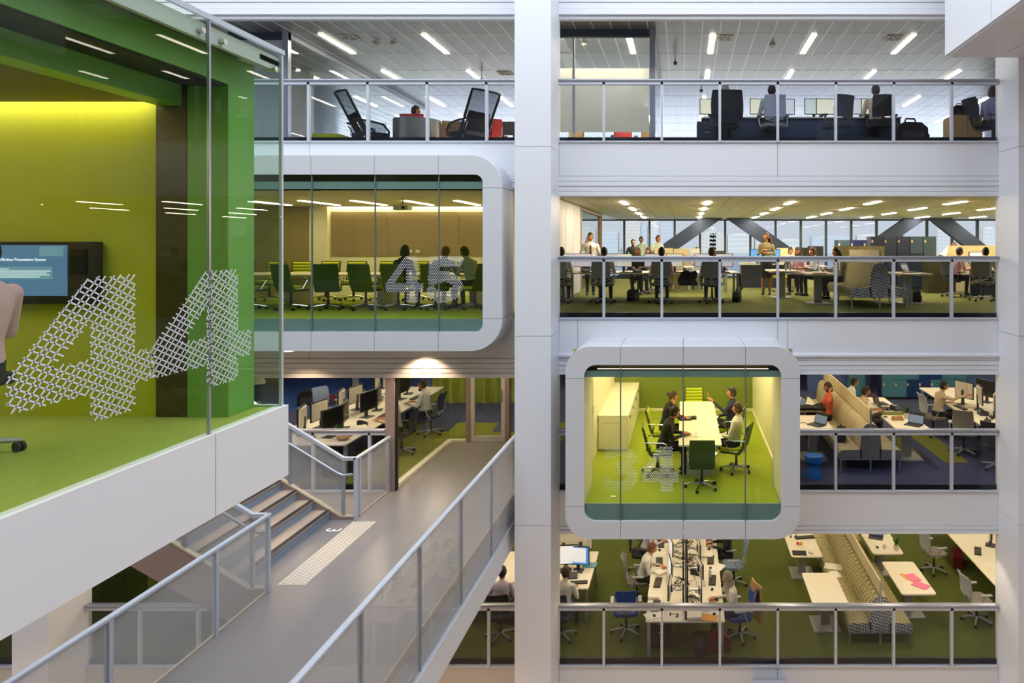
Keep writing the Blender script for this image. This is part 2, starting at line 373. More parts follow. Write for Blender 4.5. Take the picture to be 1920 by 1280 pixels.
# columns in front of the facade: clad in storey-high panels
def column(x1, name):
    c = struct(name, MB().box(x1-.63, 12.05, -5, x1-.01, 12.9, E+10.4), 'joint')
    z = E-11.6
    while z < E+9:
        obj('panel', MB().box(x1-.64, 12.03, z+.004, x1, 12.92, z+3.336), 'column_panel', c, smooth=False); z += 3.34
for i, x in enumerate((-11.21, -2.35, 6.53)): column(x, 'wall_column')
# white box that hangs into the atrium at the upper corner
b = root('hanging_white_box', 'white panelled box hanging into the atrium from above, over the wide white column', 'box', (4.6, 6, E+3.32))
ys = [2.0, 5.6, 8.0, 10.19, 12.0]
for a, c in zip(ys, ys[1:]):
    obj('panel', MB().box(-.02, a-6+.006, .03, .02, c-6-.006, 4.5), 'white_panel', b, smooth=False)
    for xa, xb in ((.02, .93), (.94, 3.2)):
        obj('panel', MB().box(xa, a-6+.006, 0, xb, c-6-.006, .05), 'pod_panel', b, smooth=False)
obj('end_panel', MB().box(0, 5.95, .03, 3.2, 5.99, 4.5), 'white_panel', b, smooth=False)
obj('core', MB().box(.01, -4, .04, 3.2, 5.96, 4.5), 'joint', b, smooth=False)

# ---------------------------------------------------------------- balustrades along the floor edges
def balustrade(xa, xb, z, posts, label, top=1.17):
    r = root('balustrade', label, 'balustrade', ((xa+xb)/2, FY, z), 0)
    ox = (xa+xb)/2
    obj('handrail', MB().prism(rrect(.13, .052, .02, 3, 0, top-.026), xa-ox, xb-ox, 'x'), 'rail_grey', r)
    obj('rail_strip', MB().box(xa-ox, -.045, top-.105, xb-ox, .02, top-.055), 'post_white', r, smooth=False)
    obj('bottom_rail', MB().box(xa-ox, -.03, -.01, xb-ox, .04, .02), 'post_white', r, smooth=False)
    for p in posts:
        obj('post', MB().box(p-ox-.023, -.045, 0, p-ox+.023, .03, top-.06), 'post_white', r, smooth=False)
    xs = [xa]+list(posts)+[xb]
    for a, c in zip(xs, xs[1:]):
        if c-a > .1: obj('pane', MB().box(a-ox+.03, .005, .03, c-ox-.03, .017, top-.08), 'glass_rail', r, smooth=False)
PR = [1.75+1.085*k for k in range(-3, 4)]; PL = [-7.03+1.11*k for k in range(-3, 4)]
balustrade(-2.35, 5.87, F5, PR, 'glass balustrade with slim posts in front of the top gallery workstations')
balustrade(-2.35, 5.87, F4, PR, 'glass balustrade in front of the office that looks out on the water')
balustrade(-2.35, -2.05, F3, [], 'sliver of glass balustrade between the white column and the 34 pod')
balustrade(1.99, 5.87, F3, [p for p in PR if p > 2], 'glass balustrade beside the numbered 34 pod, in front of the blue carpet')
balustrade(-2.35, 5.87, F2, PR, 'glass balustrade with a shiny handrail below the 34 pod, on the lowest green floor')
balustrade(-11.2, -3.0, F5, PL, 'glass balustrade in front of the two black lounge chairs on the top gallery')
balustrade(-11.2, -5.6, F3, [-10.2, -9.1, -8.0, -6.95, -5.89], 'glass balustrade behind the staircase, before the desks on blue carpet')
balustrade(-11.2, -3.0, F2, [-10.19, -9.1, -8.01, -6.92, -5.83, -4.74, -3.66], 'glass balustrade of the lowest floor seen under the footbridge')
balustrade(-16, -11.85, F2, [-13.5], 'short dark length of balustrade past the tan lower column')

# ---------------------------------------------------------------- ceilings and lamps
pl = Proto('ceiling_light', 'lamp')
pl.part('housing', MB().box(-.075, -.75, .0, .075, .75, .03), 'ceiling_white', smooth=False)
pl.part('diffuser', MB().box(-.055, -.72, -.012, .055, .72, 0), 'lamp_cool', smooth=False)
p4 = Proto('ceiling_light', 'lamp')
p4.part('housing', MB().box(-.09, -.7, .0, .09, .7, .03), 'ceiling_white', smooth=False)
p4.part('diffuser', MB().box(-.07, -.67, -.012, .07, .67, 0), 'lamp', smooth=False)
po = Proto('ceiling_light', 'lamp')
po.part('housing', MB().box(-.11, -.75, .0, .11, .75, .03), 'ceiling_white', smooth=False)
po.part('diffuser', MB().box(-.09, -.72, -.012, .09, .72, 0), 'lamp_office', smooth=False)
def tiled_ceiling(xa, xb, rows):
    c = struct('ceiling', MB().box(xa, FY+.1, C5+.012, xb, YB, C5+.06), 'ceiling_grid')
    tile = MB().box(.013, .01, 0, .362, 1.49, .014).mesh('tile', 'ceiling_tile', False); far = MB(); n = 0
    for k in range(12):
        y = 12.97+1.5*k
        if y+1.5 > YB: break
        for i in range(int(math.floor(xa/.375))+1, int(math.floor(xb/.375))):
            x = .375*i; yc = y+.75
            vis = -1.0 < (x+.375)*1280/yc-(-236 if xa > -4 else -860) and x*1280/yc < (600 if xa > -4 else -300)
            if k < rows and vis and n < 290: link('tile', tile, c, (x, y, C5)); n += 1
            else: far.box(x+.013, y+.01, C5, x+.362, y+1.49, C5+.014)
    for i in range(int(math.ceil(xa/.375)), int(math.floor(xb/.375))+1):
        if -26 <= i <= 30 and xa < .375*i < xb: obj('grid_bar', MB().box(.375*i-.015, FY+.1, C5-.004, .375*i+.015, YB, C5+.012), 'ceiling_grid', c, smooth=False)
    for k in range(12): obj('grid_bar', MB().box(xa, 12.97+1.5*k-.012, C5-.003, xb, 12.97+1.5*k+.012, C5+.012), 'ceiling_grid', c, smooth=False)
    obj('far_tiles', far, 'ceiling_tile', c, smooth=False, kind='stuff')
    return c
tiled_ceiling(-3.0, XR, 6); tiled_ceiling(XL, -3.0, 6)
ORD = ('first', 'second', 'third', 'fourth', 'fifth', 'sixth', 'seventh', 'eighth', 'ninth')
for k in range(5):
    for n, x in enumerate((-9.9, -7.72, -5.53, -1.19, .605, 2.76, 4.88, 7.05, 9.2)):
        pl.place((x, 15.22+3*k, C5-.005), 0, 'long slim lamp in the top gallery ceiling, %s row back, %s along' % (ORD[k], ORD[n]), 'slim lamps in the top ceiling')
# office with the water view: joined metal pans, lamps in rows
c4 = struct('ceiling', MB().box(XL, FY+.1, C4+.012, XR, YB, C4+.06), 'ceiling_grid')
m = MB()
for k in range(12):
    for i in range(-34, 37):
        x = .375*i
        if x > -3.2: m.box(x+.006, FY+.1+1.5*k+.006, C4, x+.369, min(YB, FY+1.6+1.5*k)-.006, C4+.012)
obj('metal_pans', m, 'ceiling_warm', c4, smooth=False, kind='stuff')
for k in range(1, 5):
    for i in range(7):
        p4.place((-1.63+2.25*i, 18.6-3+3*k, C4-.004), 0, 'short bright lamp above the water-view office, %s row back, %s along' % (ORD[k-1], ORD[i]), 'lamps above the office with the water view')
for F, C, nm, xs in ((F3, C3, 'blue carpet office', (-10.5, -8.3, -6.4, -4.3, 3.0, 5.0, 7.0, 9.0)), (F2, C2, 'lowest green office', (-9.5, -7, -4.5, -2.2, 0, 2.2, 4.4, 6.6, 8.8))):
    struct('ceiling', MB().box(XL, FY+.1, C, XR, YB, C+.06), 'ceiling_white')
    for k in range(3):
        for n, x in enumerate(xs):
            po.place((x, 14.6+3*k, C-.035), 0, 'ceiling lamp of the %s, hidden by the facade band, %s row, %s along' % (nm, ORD[k], ORD[n]), 'hidden lamps of the %s' % nm)
# smoke detectors, vents and small round fittings in the top ceiling
det = Proto('smoke_detector', 'detector'); det.part('base', MB().lathe([(.07, 0), (.07, -.02), (.05, -.035)], 12), 'ceiling_white'); det.part('sensor', MB().lathe([(.03, -.035), (.025, -.06)], 10), 'white_paint')
for u, v, nm in ((1095, 82, 'in the ceiling seen through the frosted glass room'), (1448, 84, 'beside the vent above the gallery desks'), (706, 82, 'left of centre above the lounge chairs'), (738, 82, 'above the lounge chairs, next to the lamp')):
    x, y, z = fl(u, v, C5); det.place((x, y, C5-.002), 0, 'small round white ceiling detector '+nm)
cam_p = Proto('ceiling_sensor', 'sensor'); cam_p.part('stem', MB().tube([(0, 0, 0), (0, 0, -.09)], .012), 'dark_grey'); cam_p.part('dome', MB().ball((0, 0, -.13), (.05, .05, .05), 10, 8), 'dark_grey')
for u, v, nm in ((1266, 112, 'hanging near the glass room frame'), (1315, 165, 'hanging above the printer end of the gallery desks'), (903, 144, 'hanging over the second black lounge chair')):
    x, y, z = fl(u, v-4, C5); cam_p.place((x, y, C5-.002), 0, 'dark dome sensor '+nm)
vt = Proto('ceiling_vent', 'vent'); vt.part('plate', MB().box(-.18, -.18, -.012, .18, .18, 0), 'ceiling_white', smooth=False)
for a in range(8):
    vt.part('slot', MB().box(.06, -.012, -.016, .15, .012, -.012), 'dark_grey', smooth=False, rz=a*PI/4)
for u, v, nm in ((1359, 71, 'beside a slim lamp above the gallery desks'), (1676, 71, 'between two slim lamps above the gallery desks'), (655, 70, 'above the first black lounge chair'), (948, 137, 'by the white column above the second lounge chair')):
    x, y, z = fl(u, v, C5); vt.place((x, y, C5-.002), 0, 'square white ceiling vent with radial slots '+nm)

# ---------------------------------------------------------------- windows and the view across the water
def window_wall(z0, z1, x0, x1, y, name):
    wdw = struct(name, MB().box(x0, y-.06, z1-.06, x1, y+.06, z1).box(x0, y-.06, z0, x1, y+.06, z0+.06), 'mullion')
    x = gx(1170.6, 30); x -= 1.107*math.ceil((x-x0)/1.107)
    while x < x1:
        obj('mullion', MB().box(x-.045, y-.1, z0, x+.045, y+.05, z1), 'mullion', wdw, smooth=False)
        obj('pane', MB().box(x+.05, y, z0+.06, x+1.05, y+.012, z1-.06), 'glass_window', wdw, smooth=False); x += 1.107
window_wall(F4, C4, -16, 14, YB, 'window_1'); window_wall(F5, C5, -16, 14, YB, 'window_2')
def brace(a, b, lab):
    cx = (a[0]+b[0])/2; w_ = .46
    one('diagonal_brace', MB().prism([(a[0]-cx-w_, a[1]), (a[0]-cx+w_, a[1]), (b[0]-cx+w_, b[1]), (b[0]-cx-w_, b[1])], -.17, .17, 'y'), 'brace', lab, 'brace', (cx, 28.6, 0), smooth=False)
h = C4-F4
for (ua, ub), lab in (((1334, 1170), 'blue-grey steel brace sloping down towards the man standing by the window'), ((1382, 1545), 'blue-grey steel brace behind the standing woman in the dark skirt'),
                      ((1716, 1552), 'blue-grey steel brace rising above the blue lockers'), ((1760, 1905), 'blue-grey steel brace behind the bending man by the window')):
    brace((gx(ua, 28.6), C4-.006), (gx(ub, 28.6), F4+.004), lab)
struct('water', MB().box(-1500, 60, -7.2, 1500, 1560, -7), 'water')
struct('ground_bank', MB().box(-1500, 1500, -8, 1500, 2200, -5.5), 'far_tree')
rnd = random.Random(3)
def far_building(u0, u1, v, tint, lab, Y):
    x0, x1, zt = gx(u0, Y), gx(u1, Y), gz(v, Y); b = root('outside_building', lab, 'building', ((x0+x1)/2, Y, -5.5), 0, 'hazy buildings across the water')
    wd = (x1-x0)/2; H = zt+5.5
    obj('walls', MB().box(-wd, -15, 0, wd, 15, H), tint, b, smooth=False)
    obj('roof', MB().box(-wd*.6, -8, H, wd*.5, 8, H+H*.06), tint, b, smooth=False)
    mm = MB(); n = max(2, int((u1-u0)/5)); fl_ = max(2, int((462-v)/5))
    for i in range(n):
        for j in range(fl_):
            mm.box(-wd+(i+.25)*2*wd/n, -15.6, (j+.3)*H/fl_, -wd+(i+.75)*2*wd/n, -15, (j+.75)*H/fl_)
    obj('windows', mm, 'far_window', b, smooth=False, kind='stuff')
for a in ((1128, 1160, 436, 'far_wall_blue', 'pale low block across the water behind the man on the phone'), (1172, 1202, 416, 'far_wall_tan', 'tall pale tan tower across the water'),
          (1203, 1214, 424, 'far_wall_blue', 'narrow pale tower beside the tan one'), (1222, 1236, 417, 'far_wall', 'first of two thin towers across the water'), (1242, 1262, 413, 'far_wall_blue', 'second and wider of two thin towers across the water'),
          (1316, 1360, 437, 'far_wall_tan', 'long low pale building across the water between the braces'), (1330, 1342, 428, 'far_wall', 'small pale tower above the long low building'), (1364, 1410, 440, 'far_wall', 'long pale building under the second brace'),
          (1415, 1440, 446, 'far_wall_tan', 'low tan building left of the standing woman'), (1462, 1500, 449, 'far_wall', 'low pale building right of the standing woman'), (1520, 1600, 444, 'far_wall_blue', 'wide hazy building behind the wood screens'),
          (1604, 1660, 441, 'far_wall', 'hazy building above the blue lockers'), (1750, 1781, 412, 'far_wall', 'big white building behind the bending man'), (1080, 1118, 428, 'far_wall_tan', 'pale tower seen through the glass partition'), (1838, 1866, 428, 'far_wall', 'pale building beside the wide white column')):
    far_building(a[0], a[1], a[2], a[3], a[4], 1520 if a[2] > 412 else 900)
m = MB()
for i in range(150):
    u = rnd.uniform(1080, 1880); m.ball((gx(u, 1640), 1640+rnd.uniform(-15, 40), -2), (rnd.uniform(5, 12), 8, rnd.uniform(4, 13)), 7, 5)
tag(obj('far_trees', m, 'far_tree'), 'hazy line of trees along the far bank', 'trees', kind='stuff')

b = root('facade_box', 'pale shallow box on the facade at the very bottom, below the houndstooth sofa', 'box', (gx(1449, 12.3), 12.6, -.55))
obj('cover', MB().box(-.30, -.35, -.6, .30, .19, .29), 'white_panel', b, smooth=False); obj('top_frame', MB().box(-.32, -.37, .29, .32, .19, .31), 'post_white', b, smooth=False); obj('front_frame', MB().box(-.27, -.365, -.55, .27, -.35, .24), 'pod_panel', b, smooth=False)
b = root('security_camera', 'small dark dome camera on the soffit band beside the white column', 'camera', (-3.12, 12.72, E-2.36))
obj('dome', MB().ball((0, 0, 0), .035, 10, 8), 'black_plastic', b); obj('bracket', MB().box(-.02, 0, .0, .02, .08, .05), 'white_paint', b, smooth=False)
# ---------------------------------------------------------------- number decals: digits as strokes, filled with small marks
def seg_d(p, a, b):
    ax, ay = a; bx, by = b; dx, dy = bx-ax, by-ay
    t = max(0, min(1, ((p[0]-ax)*dx+(p[1]-ay)*dy)/(dx*dx+dy*dy))); return math.hypot(p[0]-ax-t*dx, p[1]-ay-t*dy)
def arc(cx, cy, rx, ry, a0, a1, n=14): return [(cx+rx*math.cos(math.radians(a0+(a1-a0)*i/n)), cy+ry*math.sin(math.radians(a0+(a1-a0)*i/n))) for i in range(n+1)]
def inside(d, x, y):
    """unit box 0..1 x 0..1; heavy digits"""
    if not (0 <= x <= 1 and 0 <= y <= 1): return False
    if d == '4':
        if .52 <= x <= .84: return True
        if .20 <= y <= .42: return x < .84 or .20 <= y <= .42
        if y > .42 and x < .55: return x > .5-(1.0-y)*.87*.5/.5*.98 and not (.24+(y-.42)*.9 < x < .52 and .42 < y < .72)
        return False
    w = .125
    if d == '3': st = [arc(.47, .73, .34, .17, 160, -90), arc(.47, .30, .38, .20, 90, -160)]
    if d == '5': st = [[(.22, .88), (.88, .88)], [(.22, .88), (.18, .52)], arc(.47, .33, .38, .22, 140, -150)]
    return any(seg_d((x, y), a, b) < w for s in st for a, b in zip(s, s[1:]))
def marks(digs, x0, z0, wd, ht, gap, fade=None, step=(.038, .0265)):
    """small slanted diamonds on the pane, in pane coordinates (x, z)"""
    m = MB(); nx = int((wd*len(digs)+gap)/step[0])+1
    for j in range(int(ht/step[1])+1):
        for i in range(nx):
            x = i*step[0]+(j % 2)*step[0]/2; y = j*step[1]
            for k, d in enumerate(digs):
                lx = (x-k*(wd+gap))/wd
                if inside(d, lx, y/ht):
                    s = 1 if not fade else max(.62, min(1.05, .62+.55*(x/(2*wd))))
                    a, b = .0150*s, .0072*s
                    m.add([(x0+x-a, 0, z0+y-b*.9), (x0+x+a*.3, 0, z0+y-b*.9), (x0+x+a, 0, z0+y+b), (x0+x-a*.3, 0, z0+y+b)], [(0, 1, 2, 3)])
    return m

# ---------------------------------------------------------------- the two pods let into the facade
def pod_front(r, Yf, o, R, i, rr, xj, zj, x_close=True):
    x0, x1, z0, z1 = o; a0, a1, b0, b1 = i; g = .004; D = .07
    def corner(sx, sz, xe, ze):
        X = x1 if sx > 0 else x0; Z = z1 if sz > 0 else z0; A = a1 if sx > 0 else a0; B = b1 if sz > 0 else b0
        def arcp(cx, cz, r_, n=9): return [(cx+sx*r_*math.sin(t*PI/2/n), cz+sz*r_*math.cos(t*PI/2/n)) for t in range(n+1)]
        outer = [(xe+sx*g, Z)]+arcp(X-sx*R, Z-sz*R, R)+[(X, ze+sz*g)]
        inner = [(A, ze+sz*g)]+arcp(A-sx*rr, B-sz*rr, rr)[::-1]+[(xe+sx*g, B)]
        m = MB(); m.prism(outer+inner, Yf-E*0, Yf+D, 'y')
        ins = [(xe+sx*g, Z-sz*.04)]+arcp(X-sx*R, Z-sz*R, R-.04)+[(X-sx*.04, ze+sz*g)]
        m.prism(outer+ins[::-1], Yf+D, FY+.02, 'y')
        obj('panel', m, 'pod_panel', r)
    for sz, zz in ((1, zj[1]), (-1, zj[0])):
        corner(1, sz, xj[-1], zz)
        if x_close: corner(-1, sz, xj[0], zz)
        Z = z1 if sz > 0 else z0; B = b1 if sz > 0 else b0
        for a, b in zip(xj, xj[1:]):
            m = MB().box(a+g, Yf, min(B, Z), b-g, Yf+D, max(B, Z)); m.box(a+g, Yf+D, min(Z, Z-sz*.04), b-g, FY+.02, max(Z, Z-sz*.04))
            obj('panel', m, 'pod_panel', r, smooth=False)
    for sx in ((1, -1) if x_close else (1,)):
        X = x1 if sx > 0 else x0; A = a1 if sx > 0 else a0
        m = MB().box(min(X, A), Yf, zj[0]+g, max(X, A), Yf+D, zj[1]-g); m.box(min(X, X-sx*.04), Yf+D, zj[0]+g, max(X, X-sx*.04), FY+.02, zj[1]-g)
        obj('panel', m, 'pod_panel', r, smooth=False)
    xs = [a0]+[x for x in xj if a0 < x < a1]+[a1]; panes = []
    for a, b in zip(xs, xs[1:]):
        panes.append(obj('pane', MB().box(a+.007, Yf+.03, b0, b-.007, Yf+.042, b1), 'glass_room', r, smooth=False))
    for x in xs[1:-1]: obj('glass_joint', MB().box(x-.011, Yf+.022, b0, x+.011, Yf+.05, b1), 'joint', r, smooth=False)
    return panes
# --- square pod, number 34
r = root('meeting_pod', 'white round-cornered square meeting pod numbered 34 with a lime green room inside', 'pod', (0, 0, E))
panes = pod_front(r, 11.64, (-2.027, 1.973, -4.99, -1.709), .42, (-1.709, 1.655, -4.682, -2.018), .20, [-1.09, -.018, 1.045], [-4.435, -2.25])
obj('number', marks('34', -1.40, -4.17, .62, .76, .06, True), 'decal', panes[1], smooth=False, loc=(0, 11.664, 0), kind='stuff', label='white number 34 made of small slanted marks')
YB34 = 18.3
obj('carpet', MB().box(-1.87, 12.77, -4.46, 1.83, YB34, -4.40).box(-1.70, 11.72, -4.46, 1.65, 12.77, -4.40), 'carpet_lime', r, smooth=False)
obj('slab_edge', MB().box(-1.75, 11.695, -4.70, 1.70, 11.72, -4.40), 'teal_edge', r, smooth=False)
obj('ceiling_edge', MB().box(-1.75, 11.695, -2.236, 1.70, 11.72, -2.125), 'teal_edge', r, smooth=False)
obj('recess', MB().box(-1.95, 11.72, -2.236, 1.90, 12.7, -2.12).box(-1.95, 12.0, -2.12, 1.90, 12.05, -1.80), 'taupe_panel', r, smooth=False)
obj('recess_fill', MB().box(-1.5, 11.78, -2.115, 1.45, 11.80, -2.105), 'fill_soft', r, smooth=False)  # thin glowing strip added to brighten the recess
obj('side_wall', MB().box(-1.76, 11.70, -4.75, -1.709, 12.79, -2.236).box(-1.93, 12.77, -4.46, -1.87, YB34, -2.236).box(-1.93, 12.74, -4.46, -1.709, 12.80, -2.236), 'cream_wall', r, smooth=False)
obj('side_wall', MB().box(1.655, 11.70, -4.75, 1.71, 12.79, -2.236).box(1.83, 12.77, -4.46, 1.89, YB34, -2.236).box(1.655, 12.74, -4.46, 1.89, 12.80, -2.236), 'cream_wall', r, smooth=False)
obj('skirting', MB().box(1.80, 12.8, -4.40, 1.83, YB34, -4.33).box(-1.87, YB34-.03, -4.40, 1.83, YB34, -4.33), 'cream_wall', r, smooth=False)
obj('back_wall', MB().box(-1.9, YB34, -4.46, 1.87, YB34+.06, -2.2), 'moss_wall', r, smooth=False)
obj('ceiling_panel', MB().box(-1.55, 11.72, -2.236, 1.50, YB34-.16, -2.20).box(-1.93, 11.72, -2.15, 1.90, YB34, -2.12), 'cream_wall', r, smooth=False)
for x in (-1.62, 1.57): obj('cove_lamp', MB().box(x-.03, 11.9, -2.19, x+.03, YB34-.2, -2.17), 'lamp_pod', r, smooth=False)
obj('cove_lamp', MB().box(-1.5, YB34-.11, -2.19, 1.5, YB34-.06, -2.17), 'lamp_pod', r, smooth=False)
for x in (-.8, .75): obj('ceiling_lamp', MB().box(x-.07, 12.6, -2.248, x+.07, 17.4, -2.236), 'lamp_pod', r, smooth=False)
obj('switch', MB().box(-1.87, 14.0, -3.42, -1.855, 14.09, -3.26), 'white_paint', r, smooth=False)
for z in (-3.20,): obj('wall_screen', MB().box(-.22, YB34-.08, -3.18, .75, YB34, -2.62), 'screen_off', r, smooth=False)

# --- long pod, number 45
r = root('meeting_pod', 'long white meeting pod numbered 45 with a row of green conference chairs inside', 'pod', (0, 0, E))
xj = [-9.99, -8.86, -7.73, -6.591, -5.471, -4.341]
panes = pod_front(r, 12.05, (-10.95, -3.215, -1.845, 1.61), .56, (-10.6, -3.56, -1.506, 1.271), .14, xj, [-1.271, 1.036])
d = marks('45', -5.27, -.98, .66, .82, .04)
obj('number', d, 'decal', panes[-2], smooth=False, loc=(0, 12.074, 0), kind='stuff', label='white number 45 made of small slanted marks')
YB45 = 18.2
obj('carpet', MB().box(-12.5, 12.12, -1.36, -3.4, YB45, -1.30), 'carpet_lime', r, smooth=False)
obj('slab_edge', MB().box(-10.9, 12.095, -1.56, -3.5, 12.12, -1.28), 'teal_edge', r, smooth=False)
obj('ceiling_edge', MB().box(-10.9, 12.095, 1.02, -3.5, 12.12, 1.15), 'teal_edge', r, smooth=False)
obj('recess', MB().box(-10.9, 12.12, 1.05, -3.45, 12.79, 1.10).box(-10.9, 12.35, 1.1, -3.45, 12.4, 1.5), 'olive_ceiling', r, smooth=False)
obj('side_wall', MB().box(-3.5, 12.10, -1.55, -3.42, YB45, 1.3), 'cream_wall', r, smooth=False)
obj('side_wall', MB().box(-12.6, 12.9, -1.4, -12.5, YB45, 1.3).box(-12.5, 12.9, -1.4, -10.9, 12.96, 1.2), 'cream_wall', r, smooth=False)
obj('ceiling_panel', MB().box(-12.5, 12.12, 1.05, -3.45, YB45-.18, 1.09).box(-12.5, YB45-.2, 1.15, -3.45, YB45, 1.17), 'ceiling_warm', r, smooth=False)
obj('back_wall', MB().box(-12.5, YB45, -1.4, -3.42, YB45+.06, 1.2), 'cream_wall', r, smooth=False)
obj('cove_lamp', MB().box(-9.4, YB45-.12, 1.10, -3.5, YB45-.06, 1.13), 'lamp_pod', r, smooth=False)
for a, b in ((-9.4, -7.9), (-7.88, -6.0), (-5.98, -3.52)):
    obj('glass_board', MB().box(a, YB45-.03, -.256, b, YB45-.005, .93), 'glass_board', r, smooth=False)
obj('wall_pier', MB().box(-9.92, YB45-.15, -1.30, -9.44, YB45, 1.05), 'cream_wall', r, smooth=False)
for a, b in ((-10.72, -9.94), (-11.55, -10.74), (-12.4, -11.57)):
    obj('wall_panel', MB().box(a, YB45-.03, -1.30, b, YB45, 1.05), 'taupe_panel', r, smooth=False)
for x in (-9.97, -8.75, -7.56, -6.38, -5.2): obj('ceiling_lamp', MB().box(x-.065, 15.55, 1.038, x+.065, 17.25, 1.05), 'lamp_pod', r, smooth=False)
for u in (756, 769, 783): obj('socket_plate', MB().box(gx(u, 18.15)-.05, 18.14, -.16, gx(u, 18.15)+.05, 18.17, -.09), 'white_paint', r, smooth=False)
pj = root('projector', 'white ceiling projector hanging in the long pod before the glass board', 'projector', (gx(755, 15.2), 15.2, E+.86))
obj('body', MB().prism(rrect(.34, .28, .04, 3), -.05, .05), 'white_paint', pj); obj('mount_pole', MB().tube([(0, 0, .05), (0, 0, .19)], .022), 'white_paint', pj)
obj('mount_arm', MB().bar((-.1, 0, .05), (0, 0, .12), .03, .012).bar((.1, 0, .05), (0, 0, .12), .03, .012), 'steel', pj, smooth=False); obj('lens', MB().tube([(.07, -.135, 0), (.07, -.165, 0)], .035, 12), 'screen_off', pj)

# --- near pod, number 44
r = root('meeting_pod', 'large near glass meeting pod numbered 44 with green frame and yellow wall', 'pod', (0, 0, E))
Y0, Y1 = -1.0, 5.34
obj('carpet', MB().box(-9, Y0, -1.32, -3.16, Y1, -1.25), 'carpet_moss', r, smooth=False)
obj('underside', MB().box(-9, Y0, -1.79, -3.2, Y1, -1.32), 'white_panel', r, smooth=False)
for a, b in ((Y0, 4.541), (4.549, 5.38)): obj('band_panel', MB().box(-3.2, a, -1.797, -3.12, b, -1.245), 'pod_band', r, smooth=False)
obj('band_panel', MB().box(-9, 5.34, -1.797, -3.2, 5.38, -1.26), 'pod_band', r, smooth=False)
pa = obj('pane', MB().box(-3.157, Y0, -1.245, -3.145, 4.518, 1.50), 'glass_pod', r, smooth=False)
pb = obj('pane', MB().box(-3.157, 4.53, -1.245, -3.145, Y1, 1.50), 'glass_pod', r, smooth=False)
obj('glass_joint', MB().box(-3.160, 4.516, -1.245, -3.142, 4.532, 1.5), 'steel', r, smooth=False)
obj('corner_strip', MB().box(-3.165, Y1-.012, -1.245, -3.142, Y1+.012, 1.5), 'post_white', r, smooth=False)
obj('return_pane', MB().box(-3.53, Y1-.006, -1.245, -3.16, Y1+.006, 1.42), 'glass_return', r, smooth=False)
obj('channel', MB().box(-3.555, Y1-.02, -1.25, -3.53, Y1+.02, 1.40).box(-3.53, Y1-.02, -1.252, -3.16, Y1+.02, -1.235), 'post_white', r, smooth=False)
obj('head_rail', MB().box(-3.165, Y0, 1.50, -3.135, Y1+.02, 1.535), 'post_white', r, smooth=False)
obj('head_plate', MB().box(-3.36, Y0, 1.44, -3.165, Y1, 1.47).box(-3.36, Y1-.25, 1.40, -3.165, Y1, 1.44), 'pod_panel', r, smooth=False)
obj('head_beam', MB().box(-3.20, Y0, 1.36, -3.165, Y1, 1.44), 'pod_panel', r, smooth=False)
obj('gutter', MB().box(-3.36, Y0, 1.392, -3.31, Y1-.3, 1.44), 'dark_edge', r, smooth=False); obj('gutter_strip', MB().box(-3.325, Y0, 1.385, -3.30, Y1-.3, 1.41), 'chrome', r, smooth=False)
obj('roof', MB().box(-9, Y0, 1.40, -3.34, Y1-.02, 1.46), 'white_panel', r, smooth=False)
obj('header_beam', MB().box(-3.68, Y0, 1.19, -3.34, 5.0, 1.40), 'green_frame', r, smooth=False)
obj('underside_shade', MB().box(-3.66, Y0, 1.175, -3.36, 5.0, 1.19), 'dark_edge', r, smooth=False)  # dark strip puts the shade under the header beam into colour
obj('bulkhead', MB().box(-3.85, Y0, 1.03, -3.68, 5.0, 1.19), 'green_frame', r, smooth=False)
obj('jamb', MB().box(-3.64, 5.0, -1.25, -3.34, 5.3, 1.40), 'green_frame', r, smooth=False)
obj('bracket', MB().box(-3.52, 4.985, 1.2, -3.36, 5.0, 1.36), 'green_frame', r, smooth=False)
obj('dark_panel', MB().box(-3.87, 5.0, -1.25, -3.645, 5.05, 1.25), 'dark_panel', r, smooth=False)
obj('end_wall', MB().box(-9, 5.02, -1.25, -3.87, 5.1, 1.2).box(-9, 5.1, -1.25, -3.64, 5.3, 1.4), 'yellow_wall', r, smooth=False)
obj('ceiling_panel', MB().box(-9, Y0, 1.03, -3.85, 4.86, 1.07).box(-9, 4.8, 1.19, -3.85, 5.02, 1.21), 'olive_ceiling', r, smooth=False)
obj('cove_lamp', MB().box(-8.8, 4.88, 1.10, -3.9, 4.92, 1.12), 'lamp_pod', r, smooth=False)
obj('near_wall', MB().box(-9, Y0-.06, -1.3, -3.16, Y0, 1.4), 'moss_wall', r, smooth=False); obj('side_wall', MB().box(-9.06, Y0, -1.3, -9, Y1, 1.4), 'moss_wall', r, smooth=False)
for x in (-4.9, -6.4): obj('ceiling_lamp', MB().box(x-.06, 1.0, 1.02, x+.06, 4.0, 1.03), 'lamp_pod', r, smooth=False)
for y, z in ((4.45, 1.41), (4.66, 1.40), (5.24, 1.36)): obj('glass_bolt', MB().tube([(-3.2, y, z), (-3.13, y, z)], .02, 10), 'chrome', r)
